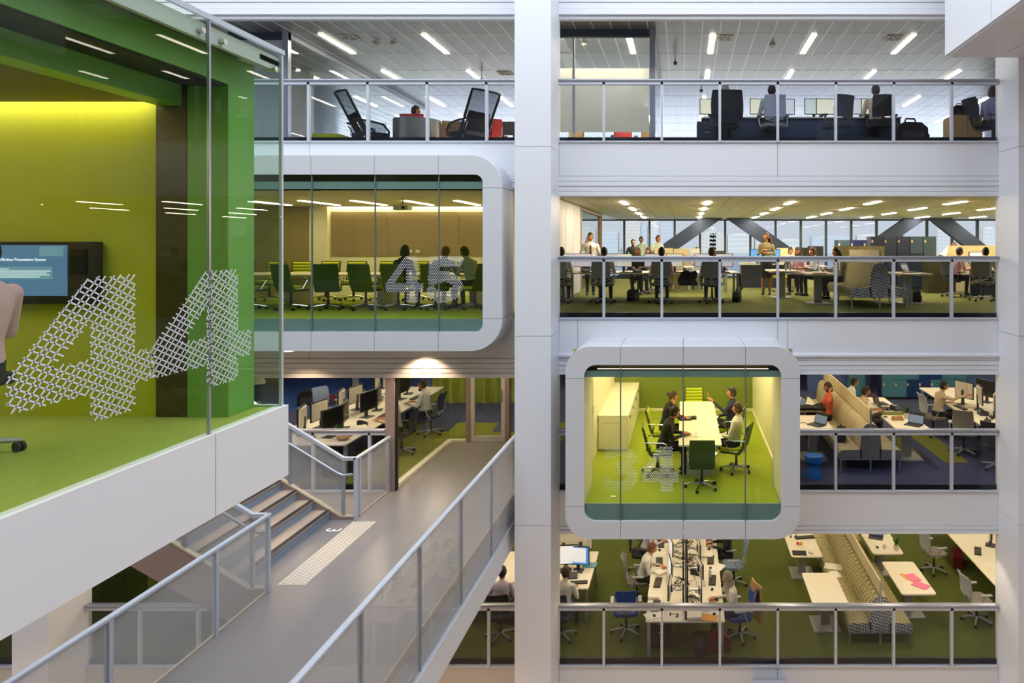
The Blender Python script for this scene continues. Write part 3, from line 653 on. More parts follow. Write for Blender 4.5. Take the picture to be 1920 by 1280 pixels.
# crossed strips of the two figures 4 on the side pane
def strips(y0, z0, wd, ht):
    m = MB(); m2 = MB()
    for ang, sp in ((47, .036), (-27, .036)):
        a = math.radians(ang); dx, dz = math.cos(a), math.sin(a); nx, nz = -dz, dx
        for k in range(-40, 41):
            o = k*sp+(.006 if k % 2 else 0); run = None; t = -1.4
            while t < 1.4:
                y, z = .5*wd+nx*o+dx*t, .5*ht+nz*o+dz*t
                inn = inside('4', y/wd, z/ht)
                if inn and run is None: run = t
                if not inn and run is not None:
                    if t-run > .03:
                        A = (.5*wd+nx*o+dx*(run-.012), .5*ht+nz*o+dz*(run-.012)); B = (.5*wd+nx*o+dx*(t+.012), .5*ht+nz*o+dz*(t+.012))
                        q = [(y0+A[0]-nx*.0042, z0+A[1]-nz*.0042), (y0+A[0]+nx*.0042, z0+A[1]+nz*.0042), (y0+B[0]+nx*.0042, z0+B[1]+nz*.0042), (y0+B[0]-nx*.0042, z0+B[1]-nz*.0042)]
                        m.add([(0, p[0], p[1]) for p in q], [(0, 1, 2, 3)])
                    run = None
                t += .008
    return m
obj('number', strips(3.17, -.925, .86, .755), 'decal', pa, smooth=False, loc=(-3.142, 0, 0), kind='stuff', label='white figure 4 woven from crossed strips')
obj('number', strips(4.02, -.925, .92, .755), 'decal', pb, smooth=False, loc=(-3.142, 0, 0), kind='stuff', label='second white figure 4 woven from crossed strips')
# screen on the yellow wall
tv = root('wall_tv', 'black framed presentation screen on the yellow wall of the near pod', 'screen', (-4.83, 5.0, E-.18))
obj('bezel', MB().box(-.42, -.09, -.235, .56, .015, .215), 'black_plastic', tv, smooth=False)
obj('screen', MB().box(-.39, -.095, -.175, .395, -.088, .19), 'screen_tv', tv, smooth=False)
obj('message_box', MB().box(-.30, -.098, -.054, .29, -.094, .035), 'screen_tv_box', tv, smooth=False)
def text(body, size, loc, rot, m, parent, name='lettering'):
    c = bpy.data.curves.new(name, 'FONT'); c.body = body; c.size = size; c.extrude = .001; c.align_x = 'LEFT'
    t = bpy.data.objects.new('t', c); COL.objects.link(t); dg = bpy.context.evaluated_depsgraph_get()
    me = bpy.data.meshes.new_from_object(t.evaluated_get(dg)); bpy.data.objects.remove(t); me.materials.clear(); me.materials.append(MATS[m])
    o = link(name, me, parent, loc); o.rotation_euler = rot; o['kind'] = 'stuff'; return o
text('Wireless Presentation System', .0275, (-.088, -.099, .078), (PI/2, 0, 0), 'screen_text', tv)
for z_, x_ in ((.018, -.02), (.004, .28), (-.010, .25), (-.024, .27), (-.038, .20)): obj('text_line', MB().box(-.09, -.1, z_-.0025, x_, -.098, z_+.0025), 'screen_text', tv, smooth=False)
obj('clock_box', MB().box(.20, -.099, .11, .37, -.095, .18), 'screen_tv_box', tv, smooth=False)
obj('side_speaker', MB().box(.43, -.11, -.02, .54, -.09, .16), 'screen_off', tv, smooth=False)

# ---------------------------------------------------------------- footbridge, its balustrades and the stair
DK = F3+.005; BX0, BX1 = -5.52, -3.16
m = MATS['deck']; nt = m.node_tree; vo = nt.nodes.new('ShaderNodeTexVoronoi'); tc = nt.nodes.new('ShaderNodeTexCoord'); bp = nt.nodes.new('ShaderNodeBump')
vo.inputs['Scale'].default_value = 32; vo.inputs['Randomness'].default_value = .15; bp.inputs['Strength'].default_value = .22; bp.inputs['Distance'].default_value = .004
nt.links.new(tc.outputs['Object'], vo.inputs['Vector']); nt.links.new(vo.outputs['Distance'], bp.inputs['Height']); nt.links.new(bp.outputs[0], nt.nodes['Principled BSDF'].inputs['Normal'])
r = root('footbridge', 'grey footbridge with a dimpled deck running to the glazed doorway', 'bridge', (0, 0, DK))
obj('deck', MB().box(BX0, -2.4, -.12, BX1, 16.05, 0), 'deck', r, smooth=False)
obj('edge_trim', MB().box(BX1, -2.4, -.10, BX1+.018, FY-.9, .025), 'deck_edge', r, smooth=False)
obj('edge_trim', MB().box(BX0-.02, -2.4, -.2, BX0, 9.05, .03).box(BX0-.02, 11.47, -.2, BX0, FY, .03), 'deck_edge', r, smooth=False)
obj('fascia', MB().box(BX1-.10, -2.4, -.87, BX1+.08, FY-1.25, -.44).box(BX1-.10, FY-1.24, -.87, BX1+.05, FY, -.44), 'white_panel', r, smooth=False)
obj('web', MB().box(BX1-.10, -2.4, -.44, BX1-.06, FY, -.11), 'white_panel', r, smooth=False)
obj('fascia', MB().box(BX0, -2.4, -.87, BX0+.12, FY, -.12), 'stringer', r, smooth=False)
obj('underside', MB().box(BX0+.12, -2.4, -.5, BX1-.1, FY, -.4), 'white_panel', r, smooth=False)
st = MB()
for i in range(6):
    for j in range(33): st.lathe([(.02, 0), (.019, .006), (.012, .009)], 7, (BX0+.03+.064*i, 9.28+.064*j+(.032 if i % 2 else 0), 0))
tp = obj('tactile_strip', MB().box(BX0, 9.24, 0, BX0+.39, 11.38, .003), 'deck_edge', r, smooth=False)
obj('studs', st, 'tactile', tp, kind='stuff', label='rows of small light studs')
text('3', .34, (-5.79, 11.13, .003), (0, 0, -PI/2), 'marking', r, 'floor_number')
obj('landing_plate', MB().box(-5.95, 9.09, -.12, BX0, 11.45, 0), 'deck', r, smooth=False)
# right balustrade: glazing hung outside the deck edge
r = root('bridge_balustrade', 'long translucent balustrade along the open right-hand side of the footbridge', 'balustrade', (BX1+.02, 6, DK))
ry = [-2.3, 2.2, 3.68, 5.14, 6.6, 8.07, 9.57, 11.08, 12.7]
obj('handrail', MB().prism(rrect(.07, .05, .018, 3, 0, 1.07), -8.3, 6.78, 'y'), 'post_white', r)
for y in ry[1:-1]: obj('post', MB().box(-.012, y-6-.022, -.44, .03, y-6+.022, 1.05), 'steel', r, smooth=False)
for a, b in zip(ry, ry[1:]): obj('pane', MB().box(.008, a-6+.025, -.43, .018, b-6-.025, 1.045), 'glass_rail_bridge', r, smooth=False)
obj('base_angle', MB().box(-.01, -8.3, -.455, .05, 6.78, -.43), 'post_white', r, smooth=False)
# left balustrade with the near end post at the stair head
r = root('bridge_balustrade', 'mesh balustrade on the near left side of the footbridge, ending at the stair', 'balustrade', (BX0, 6, DK))
ly = [-2.3, 3.6, 5.06, 6.55, 8.04, 9.05]
obj('handrail', MB().prism(rrect(.06, .05, .015, 3, 0, 1.02), -8.3, 3.08, 'y'), 'post_white', r)
for y in ly[1:]: obj('post', MB().box(-.025, y-6-.025, -.1, .025, y-6+.025, 1.0), 'post_white', r, smooth=False)
for a, b in zip(ly, ly[1:]): obj('pane', MB().box(-.006, a-6+.03, .05, .006, b-6-.03, .99), 'glass_rail_bridge', r, smooth=False)
# stair
NS = 11; TR, RI = .272, .166; SX = -5.95
r = root('staircase', 'stair with blue-grey risers climbing left from the footbridge behind the near pod', 'stairs', (SX, 10.27, DK))
for i in range(NS):
    x = -TR*i
    obj('riser', MB().box(x-.02, -1.18, RI*i, x, 1.18, RI*(i+1)-.02), 'riser', r, smooth=False)
    t = obj('tread', MB().box(x-TR-.02, -1.18, RI*(i+1)-.03, x+.015, 1.18, RI*(i+1)), 'tread', r, smooth=False)
    obj('nosing', MB().box(x-.05, -1.17, RI*(i+1), x+.018, 1.17, RI*(i+1)+.004), 'nosing', t, smooth=False)
sl = RI/TR; L = TR*NS
for y0, y1 in ((-1.24, -1.18), (1.18, 1.24)):
    obj('stringer', MB().prism([(.40, -.12), (.40, .05), (.18, .05), (0, .16), (-L, .16+L*sl), (-L, -.55+L*sl), (0, -.42), (.2, -.32)], y0, y1, 'y'), 'stringer', r, smooth=False)
    obj('stringer_cap', MB().bar((.18, (y0+y1)/2, .06), (-.0, (y0+y1)/2, .17), .08, .025).bar((0, (y0+y1)/2, .17), (-L, (y0+y1)/2, .17+L*sl), .08, .025).bar((.43, (y0+y1)/2, .06), (.17, (y0+y1)/2, .06), .08, .025), 'deck_edge', r, smooth=False)
obj('soffit', MB().prism([(.2, -.32), (0, -.42), (-L, -.55+L*sl), (-L, -.50+L*sl), (0, -.37), (.2, -.28)], -1.18, 1.18, 'y'), 'stringer', r, smooth=False)
def stair_rail(y, lab, inner):
    q = root('stair_balustrade', lab, 'balustrade', (SX, y, DK))
    P = [(.43, 0, 1.02), (.22, 0, 1.02), (-L, 0, 1.02+(L+.22)*sl)]
    obj('handrail', MB().bar(P[0], P[1], .06, .05).bar(P[1], P[2], .06, .05), 'post_white', q, smooth=False)
    G = [(.40, inner, .78), (.25, inner, .76), (.15, inner, .80), (-L, inner, .80+(L+.15)*sl)]
    obj('grip_rail', MB().tube(G, .022, 10), 'steel', q)
    for x in (.22, -.68, -1.8, -2.8):
        z0 = .06 if x > 0 else .16-x*sl
        obj('post', MB().box(x-.022, -.022, z0, x+.022, .022, 1.0+(.22-x)*sl if x < .2 else 1.0), 'steel', q, smooth=False)
    obj('pane', MB().prism([(.20, .10), (.20, .98), (-L, .98+(L+.2)*sl), (-L, .22+L*sl), (0, .22)], -.005, .005, 'y'), 'glass_rail_bridge', q, smooth=False)
    return q
stair_rail(9.06, 'sloping balustrade on the near side of the stair', .07)
q = stair_rail(11.48, 'sloping balustrade with round grip rail on the far side of the stair', -.07)
r = root('bridge_balustrade', 'short mesh balustrade between the stair and the doorway post', 'balustrade', (BX0, 12, DK))
obj('handrail', MB().prism(rrect(.06, .05, .015, 3, 0, 1.02), -.55, .78, 'y'), 'post_white', r)
for y in (-.53, -.40): obj('post', MB().box(-.025, y-.022, -.02, .025, y+.022, 1.0), 'post_white', r, smooth=False)
obj('post', MB().box(-.025, .72, -.02, .025, .77, 1.0), 'steel', r, smooth=False)
obj('pane', MB().box(-.006, -.37, .05, .006, .71, .99), 'glass_rail_bridge', r, smooth=False)

# ---------------------------------------------------------------- glazed doorway at the far end of the bridge
FT = E-2.46
w5 = struct('wall_glazed', MB().box(-5.60, FY-.02, F3-.3, -5.43, FY+.16, FT+.1), 'stringer')
obj('frame_strip', MB().box(-5.43, FY+.02, F3, -5.40, FY+.10, FT+.1), 'dark_edge', w5, smooth=False)
obj('base_channel', MB().box(-5.56, FY+.16, F3, -5.44, 16.05, F3+.07), 'cream_wall', w5, smooth=False)
for a, b in ((FY+.17, 14.4), (14.41, 16.02)): obj('pane', MB().box(-5.506, a, F3+.07, -5.494, b, FT+.3), 'glass_clear', w5, smooth=False)
w6 = struct('wall_glazed_end', MB().box(-5.56, 16.03, F3, -5.06, 16.10, F3+.06), 'cream_wall')
obj('pane', MB().box(-5.48, 16.06, F3+.06, -5.10, 16.07, FT+.3), 'glass_clear', w6, smooth=False)
obj('jamb', MB().box(-5.12, 16.0, F3, -5.03, 16.14, FT+.3), 'stringer', w6, smooth=False)
obj('jamb', MB().box(-4.20, 16.0, F3, -4.10, 16.14, FT+.3), 'stringer', w6, smooth=False)
obj('pane', MB().box(-4.10, 16.06, F3+.02, -2.9, 16.07, FT+.3), 'glass_clear', w6, smooth=False)
d = struct('door_1', MB().box(-5.02, 16.02, F3+.01, -4.93, 16.08, FT+.2).box(-4.30, 16.02, F3+.01, -4.21, 16.08, FT+.2).box(-4.93, 16.02, F3+.01, -4.30, 16.08, F3+.14), 'fascia_warm')
obj('pane', MB().box(-4.93, 16.045, F3+.14, -4.30, 16.055, FT+.2), 'glass_clear', d, smooth=False)
obj('handle', MB().tube([(-4.26, 15.95, F3+.95), (-4.26, 15.95, F3+1.25)], .012).bar((-4.26, 15.95, F3+1.0), (-4.26, 16.03, F3+1.0), .02, .02), 'chrome', d)
# lamps along the doorway soffit
for x in (-4.83, -7.03, -9.2):
    q = root('downlight', 'round downlight under the long pod, above the %s' % {-4.83: 'footbridge', -7.03: 'stair', -9.2: 'far end of the stair'}[x], 'lamp', (x, 12.5 if x > -5 else 12.15, E-1.86))
    obj('ring', MB().lathe([(.07, 0), (.085, 0), (.085, -.012), (.07, -.012)], 20), 'white_paint', q); obj('lens', MB().lathe([(.0, .0), (.07, .0), (.07, .01), (0, .01)], 16), 'lamp_spot', q)
# curtain and floor stripes on the blue carpet floor
cu = root('curtain', 'yellow-green curtain hanging in folds behind the glazed doorway', 'curtain', (-5.9, 19.9, F3+.04))
cu_m = MB(); cu_m.grid(lambda u, v: (-1.45+3.2*u, .07*math.sin(u*62)+.03*math.sin(u*23), v*2.3), 150, 2, .01)
obj('cloth', cu_m, 'curtain', cu); obj('track', MB().box(-1.5, -.03, 2.3, 1.8, .03, 2.34), 'steel', cu, smooth=False)
def inlay(poly, z, m, parent): return obj('carpet_stripe', MB().prism(poly, 0, .005), m, parent, smooth=False, loc=(0, 0, z))
inlay([(-7.6, 12.95), (-5.6, 12.95), (-5.6, 17.8), (-7.0, 17.8)], F3, 'carpet_olive', f3)
inlay([(-5.6, 16.12), (-2.9, 16.12), (-2.9, 17.8), (-5.6, 17.8)], F3, 'carpet_olive', f3)
for a in (-6.6, -4.75, -2.6):
    inlay([(a, 16.9), (a+.75, 16.9), (a+.55, 19.6), (a-.25, 19.6)], F3+.006, 'carpet_blue', f3)
inlay([(-16, 17.8), (-2.9, 17.8), (-2.9, 19.9), (-16, 19.9)], F3+.002, 'carpet_blue', f3)
inlay([(-16, 19.0), (-8.0, 19.0), (-7.4, 25), (-16, 25)], F3+.004, 'carpet_royal', f3)
for p in ([(-10.2, 15.8), (-9.0, 15.2), (-8.8, 15.7), (-9.6, 16.6)], [(-8.9, 16.3), (-8.0, 16.1), (-8.0, 17.0)], [(-9.0, 17.4), (-8.3, 17.4), (-8.5, 18.0)]): inlay(p, F3+.006, 'carpet_olive', f3)
for p in ([(5.35, 19.6), (6.05, 19.6), (6.05, 14.5), (5.55, 14.5)], [(3.5, 16.4), (5.2, 16.4), (5.2, 14.9), (4.4, 14.9)], [(2.0, 15.2), (3.0, 15.2), (3.0, 14.7), (2.0, 14.7)]): inlay(p, F3, 'carpet_olive', f3)
# ---------------------------------------------------------------- people: one continuous remeshed body each, hair / eyes / clothes as parts
def rotx(a): return Matrix.Rotation(a, 3, 'X')
BODIES = {}
def body_mesh(key, seated=True, lean=0., arms=None, head=(0, 0), female=False, stride=.0, legs=None, skirt=False, bare_arms=False, recline=False):
    """facing +Y, feet or chair on z = 0. arms: ((elbow, wrist), (elbow, wrist)) for the -x and +x side. Returns mesh, head matrix."""
    if key in BODIES: return BODIES[key]
    hz = .535 if seated else .93
    hip = Vector((0, 0, hz)); R = rotx(-lean)
    up = lambda p: hip+R @ Vector(p)
    sh = .165 if female else .185; k = .92 if female else 1.0
    mb = MB(); bones = []
    def limb(pts, rs, lab, n=10):
        pts = [Vector(p) for p in pts]
        mb.tube(pts, rs, n)
        for p, r in ((pts[0], rs[0]), (pts[-1], rs[-1])): mb.ball(p, r*.99, 10, 8)
        for p in pts[1:-1]: mb.ball(p, rs[pts.index(p)]*.99, 10, 8)
        labs = lab if isinstance(lab, list) else [lab]*(len(pts)-1)
        for i, (a, b) in enumerate(zip(pts, pts[1:])): bones.append((a, b, rs[i], rs[i+1], labs[i]))
    # trunk as a loft of ellipses
    rings = [(-.10, .13*k, .10), (-.03, .165, .125), (.06, .162, .122), (.18, .140*k, .105), (.30, .160*k, .118), (.40, .178*k, .120), (.47, .172*k, .100), (.515, .115, .078), (.54, .06, .058)]
    vs = []; n = 20
    for z, a, b in rings: vs += [up((a*math.cos(2*PI*i/n), b*math.sin(2*PI*i/n), z)) for i in range(n)]
    fs = [(i*n+j, i*n+(j+1) % n, (i+1)*n+(j+1) % n, (i+1)*n+j) for i in range(len(rings)-1) for j in range(n)]+[tuple(range(n))[::-1], tuple(range((len(rings)-1)*n, len(rings)*n))]
    mb.add(vs, fs)
    bones.append((up((0, 0, 0)), up((0, 0, .10)), .13, .14, 1 if not seated else 1)); bones.append((up((0, 0, .10)), up((0, 0, .47)), .13, .13, 1))
    bones.append((up((-.1, 0, .44)), up((.1, 0, .44)), .09, .09, 1)); bones.append((hip+Vector((0, 0, -.12)), hip+Vector((0, 0, -.02)), .16, .16, 2))
    # neck and head
    nb = up((0, 0, .52)); hc = up((0, .035, .685))
    limb([nb, hc+Vector((0, -.01, -.06))], [.058*k, .052*k], 0)
    HM = Matrix.Translation(hc) @ (Euler((0, 0, head[0])).to_matrix() @ rotx(head[1])).to_4x4()
    H = MB(); H.ball((0, 0, .005), (.076, .094, .118), 20, 16)
    H.v = [(x*(1-.30*max(0, -z-.03)/.09), y*(1.0 if y < 0 else 1-.05*max(0, z)/.1)+(.006 if z < -.05 and y > 0 else 0), z) for x, y, z in H.v]
    H.tube([(0, .088, .03), (0, .112, -.018), (0, .098, -.03)], [.008, .016, .012], 8); H.ball((0, .088, -.062), (.026, .012, .010), 8, 6)
    for s in (-1, 1): H.ball((s*.078, -.005, -.005), (.010, .020, .032), 8, 6); H.ball((s*.028, .083, .018), (.018, .01, .006), 8, 6)
    mb.add([HM @ Vector(p) for p in H.v], H.f)
    bones.append((HM @ Vector((0, 0, -.05)), HM @ Vector((0, .01, .06)), .09, .09, 0))
    # arms with palm, four fingers and a thumb
    if arms is None: arms = (((-.26, .06, .28), (-.14, .30, .26)), ((.26, .06, .28), (.14, .30, .26)))
    for s, (e, wv) in zip((-1, 1), arms):
        S = up((s*sh, 0, .445)); e = Vector(e)+Vector((0, 0, hz)); wv = Vector(wv)+Vector((0, 0, hz))
        limb([S, e], [.056*k, .043*k], 1); limb([e, wv], [.042*k, .028*k], 0 if bare_arms else 1)
        d = (wv-e).normalized(); side = d.cross(Vector((0, 0, 1)));  side = side.normalized() if side.length > .2 else Vector((1, 0, 0)); dn = side.cross(d).normalized()
        palm = wv+d*.085
        for t in (-.026, 0, .026): limb([wv+side*t*.6, palm+side*t], [.021, .019], 0, 8)
        for i, t in enumerate((-.032, -.011, .011, .032)):
            Lf = (.060, .074, .078, .066)[i if s > 0 else 3-i]
            limb([palm+side*t*.9, palm+side*t*1.1+d*Lf*.55-dn*.008, palm+side*t*1.15+d*Lf*.9-dn*.034], [.0115, .0108, .0095], 0, 6)
        limb([wv+d*.02+side*(-s)*.018, wv+d*.055+side*(-s)*.052-dn*.008, wv+d*.09+side*(-s)*.058-dn*.022], [.014, .0125, .0105], 0, 6)
    # legs
    for s in (-1, 1):
        if legs: kn, an = [Vector(p) for p in legs[0 if s < 0 else 1]]
        elif seated: kn, an = Vector((s*.12, .43, .535)), Vector((s*.13, .40, .10))
        else: kn, an = Vector((s*.085, .03+s*stride*.5, .50)), Vector((s*.085, -.02+s*stride, .09))
        limb([hip+Vector((s*.088, 0, -.02)), kn], [.088, .062], 2); limb([kn, an], [.062, .042], 3 if skirt else 2)
        ft = an+Vector((0, .15, -.052)); limb([an+Vector((0, -.045, -.055)), an+Vector((0, .02, -.035)), ft], [.035, .042, .032], 4)
        limb([an, an+Vector((0, .01, -.04))], [.042, .042], 4)
    me = bpy.data.meshes.new('body'); me.from_pydata(mb.v, [], mb.f); me.update()
    o = bpy.data.objects.new('body_tmp', me); COL.objects.link(o)
    rm = o.modifiers.new('r', 'REMESH'); rm.mode = 'VOXEL'; rm.voxel_size = .0105; rm.use_smooth_shade = True
    sm = o.modifiers.new('s', 'SMOOTH'); sm.iterations = 2; sm.factor = .4
    dg = bpy.context.evaluated_depsgraph_get(); dg.update()
    out = bpy.data.meshes.new_from_object(o.evaluated_get(dg)); bpy.data.objects.remove(o); bpy.data.meshes.remove(me)
    out.name = 'body'
    for mname in ('skin_a', 'shirt_white', 'trousers_dark', 'shoe'): out.materials.append(MATS[mname])
    nf = len(out.polygons); cc = np.empty(nf*3, np.float32); out.polygons.foreach_get('center', cc); cc = cc.reshape(-1, 3)
    best = np.full(nf, 1e9); idx = np.zeros(nf, np.int32)
    for a, b, ra, rb, lab in bones:
        a = np.array(a); d = np.array(b)-a; t = np.clip(((cc-a) @ d)/max(1e-9, d @ d), 0, 1)
        dist = np.linalg.norm(cc-a-t[:, None]*d, axis=1)-(ra+(rb-ra)*t)
        mk = dist < best; best[mk] = dist[mk]; idx[mk] = lab
    idx[idx == 3] = 0; idx[idx == 4] = 3
    out.polygons.foreach_set('material_index', idx); out.polygons.foreach_set('use_smooth', np.ones(nf, bool)); out.update()
    BODIES[key] = (out, HM, up, hz); return BODIES[key]
HAIR = {}
def hair_mesh(style):
    if style in HAIR: return HAIR[style]
    m = MB()
    if style == 'scarf':
        m.ball((0, -.012, .01), (.100, .112, .135), 18, 14)
        m.v = [(x, y*(.80 if (y > .06 and abs(x) < .062 and -.09 < z < .07) else 1), z) for x, y, z in m.v]; m.tube([(0, -.02, -.06), (0, -.01, -.17), (0, .0, -.24)], [.085, .105, .15], 16)
    else:
        m.ball((0, -.006, .012), (.085, .102, .124), 18, 14)
        m.v = [((x*.86, y*.86, z*.9) if (y > .045 and z < .06) or (z < -.045 and y > -.02) else (x, y, z)) for x, y, z in m.v]
        if style == 'long': m.grid(lambda u, v: (.088*math.sin((u-.5)*3.6)*(1+.25*v), -.03-.075*math.cos((u-.5)*3.0)-.012*v, .03-.33*v), 12, 6, .022)
        if style == 'bun': m.ball((0, -.115, .05), (.042, .036, .04), 10, 8)
        if style == 'bob': m.tube([(0, -.02, .04), (0, -.02, -.05), (0, -.01, -.11)], [.088, .098, .085], 16)
    HAIR[style] = m.mesh('hair', 'hair_black'); return HAIR[style]
eye_me = MB().ball((0, 0, 0), .0085, 6, 5).mesh('eye', 'eye')
def person(pose, loc, rz, label, shirt='shirt_white', legs='trousers_dark', skin='skin_a', hair='short', hcol='hair_black', group=None, extra=(), scale=1):
    me, HM, up, hz = BODIES[pose]
    r = link('person', me, None, loc, rz); tag(r, label, 'person', group)
    if scale != 1: r.scale = (scale,)*3
    for sl, mn in zip(r.material_slots, (skin, shirt, legs, 'shoe')): sl.link = 'OBJECT'; sl.material = MATS[mn]
    if hair:
        h = link('hair' if hair != 'scarf' else 'headscarf', hair_mesh(hair), r); h.matrix_local = HM.copy(); h.material_slots[0].link = 'OBJECT'; h.material_slots[0].material = MATS[hcol]
    for s in (-1, 1):
        e = link('eye', eye_me, r); e.matrix_local = HM @ Matrix.Translation((s*.028, .0905, .012))
    for nm, mb, mt in extra:
        obj(nm, mb, mt, r)
    return r
desk = .175                                        # desk height above the seated hip
body_mesh('type', lean=.12, head=(0, -.10), arms=(((-.25, .10, .20), (-.13, .38, .235)), ((.25, .10, .20), (.13, .38, .235))))
body_mesh('type_f', lean=.15, head=(.1, -.15), female=True, arms=(((-.22, .10, .20), (-.11, .36, .235)), ((.22, .10, .20), (.11, .36, .235))))
body_mesh('reach', lean=.2, head=(-.2, -.1), arms=(((-.25, .10, .20), (-.12, .36, .235)), ((.30, .26, .40), (.34, .54, .50))))
body_mesh('write', lean=.30, head=(0, -.35), arms=(((-.26, .16, .20), (-.07, .40, .235)), ((.26, .18, .20), (.08, .42, .235))))
body_mesh('chin', lean=.22, head=(.1, -.12), female=True, arms=(((-.24, .20, .20), (.02, .42, .235)), ((.20, .34, .24), (.09, .22, .52))))
body_mesh('leanback', lean=-.16, head=(.1, -.05), arms=(((-.26, .02, .18), (-.10, .26, .14)), ((.26, .04, .16), (.02, .28, .12))), legs=(((-.14, .44, .53), (-.16, .62, .12)), ((.03, .45, .64), (-.22, .55, .50))))
body_mesh('raise', lean=-.10, head=(.3, .05), arms=(((-.27, .10, .34), (-.20, .34, .52)), ((.25, .05, .17), (.08, .30, .14))), legs=(((-.14, .44, .53), (-.16, .60, .12)), ((.05, .45, .62), (-.2, .55, .46))))
body_mesh('sofa', lean=-.08, head=(.2, -.2), female=True, arms=(((-.30, .02, .42), (-.12, -.04, .62)), ((.24, .12, .18), (.06, .34, .20))))
body_mesh('phone', seated=False, head=(.0, -.03), arms=(((-.27, .05, .22), (-.34, -.02, .02)), ((.27, .06, .22), (.12, .16, .54))))
body_mesh('stand', seated=False, head=(.2, -.05), arms=(((-.27, .0, .2), (-.25, .10, -.02)), ((.27, .0, .2), (.25, .10, -.02))))
body_mesh('bend', seated=False, lean=.75, head=(0, -.2), arms=(((-.24, .42, .12), (-.14, .60, -.05)), ((.24, .42, .12), (.14, .60, -.05))))
body_mesh('stand_f', seated=False, head=(-.5, -.05), female=True, skirt=True, stride=.05, arms=(((-.24, .03, .20), (-.06, .22, .24)), ((.24, .03, .20), (.05, .23, .30))))
body_mesh('slump', lean=-.12, head=(0, -.3), arms=(((-.26, .04, .20), (-.14, .28, .20)), ((.26, .04, .20), (.14, .28, .20))))
# ---------------------------------------------------------------- furniture and desk things, each kind built once
def star_base(p, leg='chrome', hub='black_plastic', R=.31, ph=0):
    h = p.part('hub', MB().lathe([(.045, .075), (.05, .10), (.03, .14), (.028, .20), (.022, .20), (.022, .41)], 12), hub)
    cast = MB(); cast.tube([(-.022, 0, .03), (-.006, 0, .03)], .03, 10); cast.tube([(.006, 0, .03), (.022, 0, .03)], .03, 10); cast.tube([(0, 0, .03), (0, 0, .07)], .01, 6)
    cm = cast.mesh('caster', 'black_plastic'); lm = MB(); lm.tube([(.02, 0, .105), (.16, 0, .095), (R, 0, .066)], [.026, .020, .014], 8); lm = lm.mesh('leg', leg)
    for i in range(5):
        a = ph+i*2*PI/5+PI/2
        l = p.part('leg', lm, None, rz=a); p.part('caster', cm, None, l, loc=(R-.012, 0, 0), rz=.4)
# task chair with mesh back; sitter faces +Y
def task_chair(back, seat, frame):
    p = Proto('office_chair', 'chair'); star_base(p, 'frame_grey', ph=.3)
    p.part('seat', MB().prism(rrect(.48, .46, .10, 4, 0, .02), .43, .49), seat)
    p.part('seat_plate', MB().box(-.12, -.14, .39, .12, .14, .43), 'black_plastic')
    p.part('backrest', MB().grid(lambda u, v: ((u-.5)*(.45-.06*abs(v-.4)), -.235-.05*math.cos((u-.5)*2.6)-.08*v+.03*math.sin(v*3), .60+.42*v), 10, 8, .018), back)
    f = MB()
    f.tube([(-.20, -.27, .98), (-.205, -.25, .70), (-.17, -.24, .56), (-.06, -.22, .53), (.06, -.22, .53), (.17, -.24, .56), (.205, -.25, .70), (.20, -.27, .98)], .013, 6)
    f.tube([(-.20, -.26, .62), (.20, -.26, .62)], .012, 6); f.tube([(0, -.26, .62), (0, -.22, .50), (0, -.10, .41)], [.02, .025, .025], 8)
    p.part('back_frame', f, frame)
    for s in (-1, 1):
        a = p.part('armrest', MB().tube([(s*.17, -.12, .42), (s*.27, -.10, .44), (s*.285, -.04, .56), (s*.28, 0, .655)], .014, 6), frame)
        p.part('arm_pad', MB().prism(rrect(.075, .26, .03, 3, s*.28, .04), .655, .68), frame, a)
    return p
CH = {'grey': task_chair('mesh_grey', 'seat_grey', 'frame_grey'), 'dark': task_chair('mesh_dark', 'seat_dark', 'dark_grey'), 'blue': task_chair('seat_blue', 'seat_blue', 'frame_grey'),
      'tan': task_chair('seat_grey', 'seat_grey', 'frame_grey'), 'yellow': task_chair('mesh_dark', 'seat_yellow', 'frame_grey'), 'sky': task_chair('seat_sky', 'seat_sky', 'frame_grey')}
# conference chair: ribbed lime front, green back, polished arms and star base
cc = Proto('conference_chair', 'chair'); star_base(cc, 'chrome', ph=.31)
cc.part('seat', MB().prism(rrect(.45, .40, .06, 3, 0, .075), .425, .485), 'conf_lime')
cc.part('seat_pan', MB().prism(rrect(.45, .40, .06, 3, 0, .075), .385, .425), 'conf_back')
def cback(u, v): return ((u-.5)*(.45+.02*math.sin(PI*v)), -.165-.14*v+.05*max(0, .25-v)/.25, .37+.57*v)
bk = cc.part('backrest', MB().grid(cback, 6, 10, .03), 'conf_back')
for i in range(6):
    def rib(u, v, v0=.23+.125*i):
        p = cback(.06+.88*u, v0+.115*v); return (p[0], p[1]+.032+.022*math.sin(PI*v), p[2])
    cc.part('rib', MB().grid(rib, 2, 4), 'conf_lime', bk)
for s in (-1, 1):
    cc.part('armrest', MB().tube([(s*.23, -.24, .66), (s*.27, -.12, .665), (s*.275, .10, .66), (s*.26, .17, .62), (s*.235, .06, .43), (s*.22, -.08, .43)], .013, 6), 'chrome')
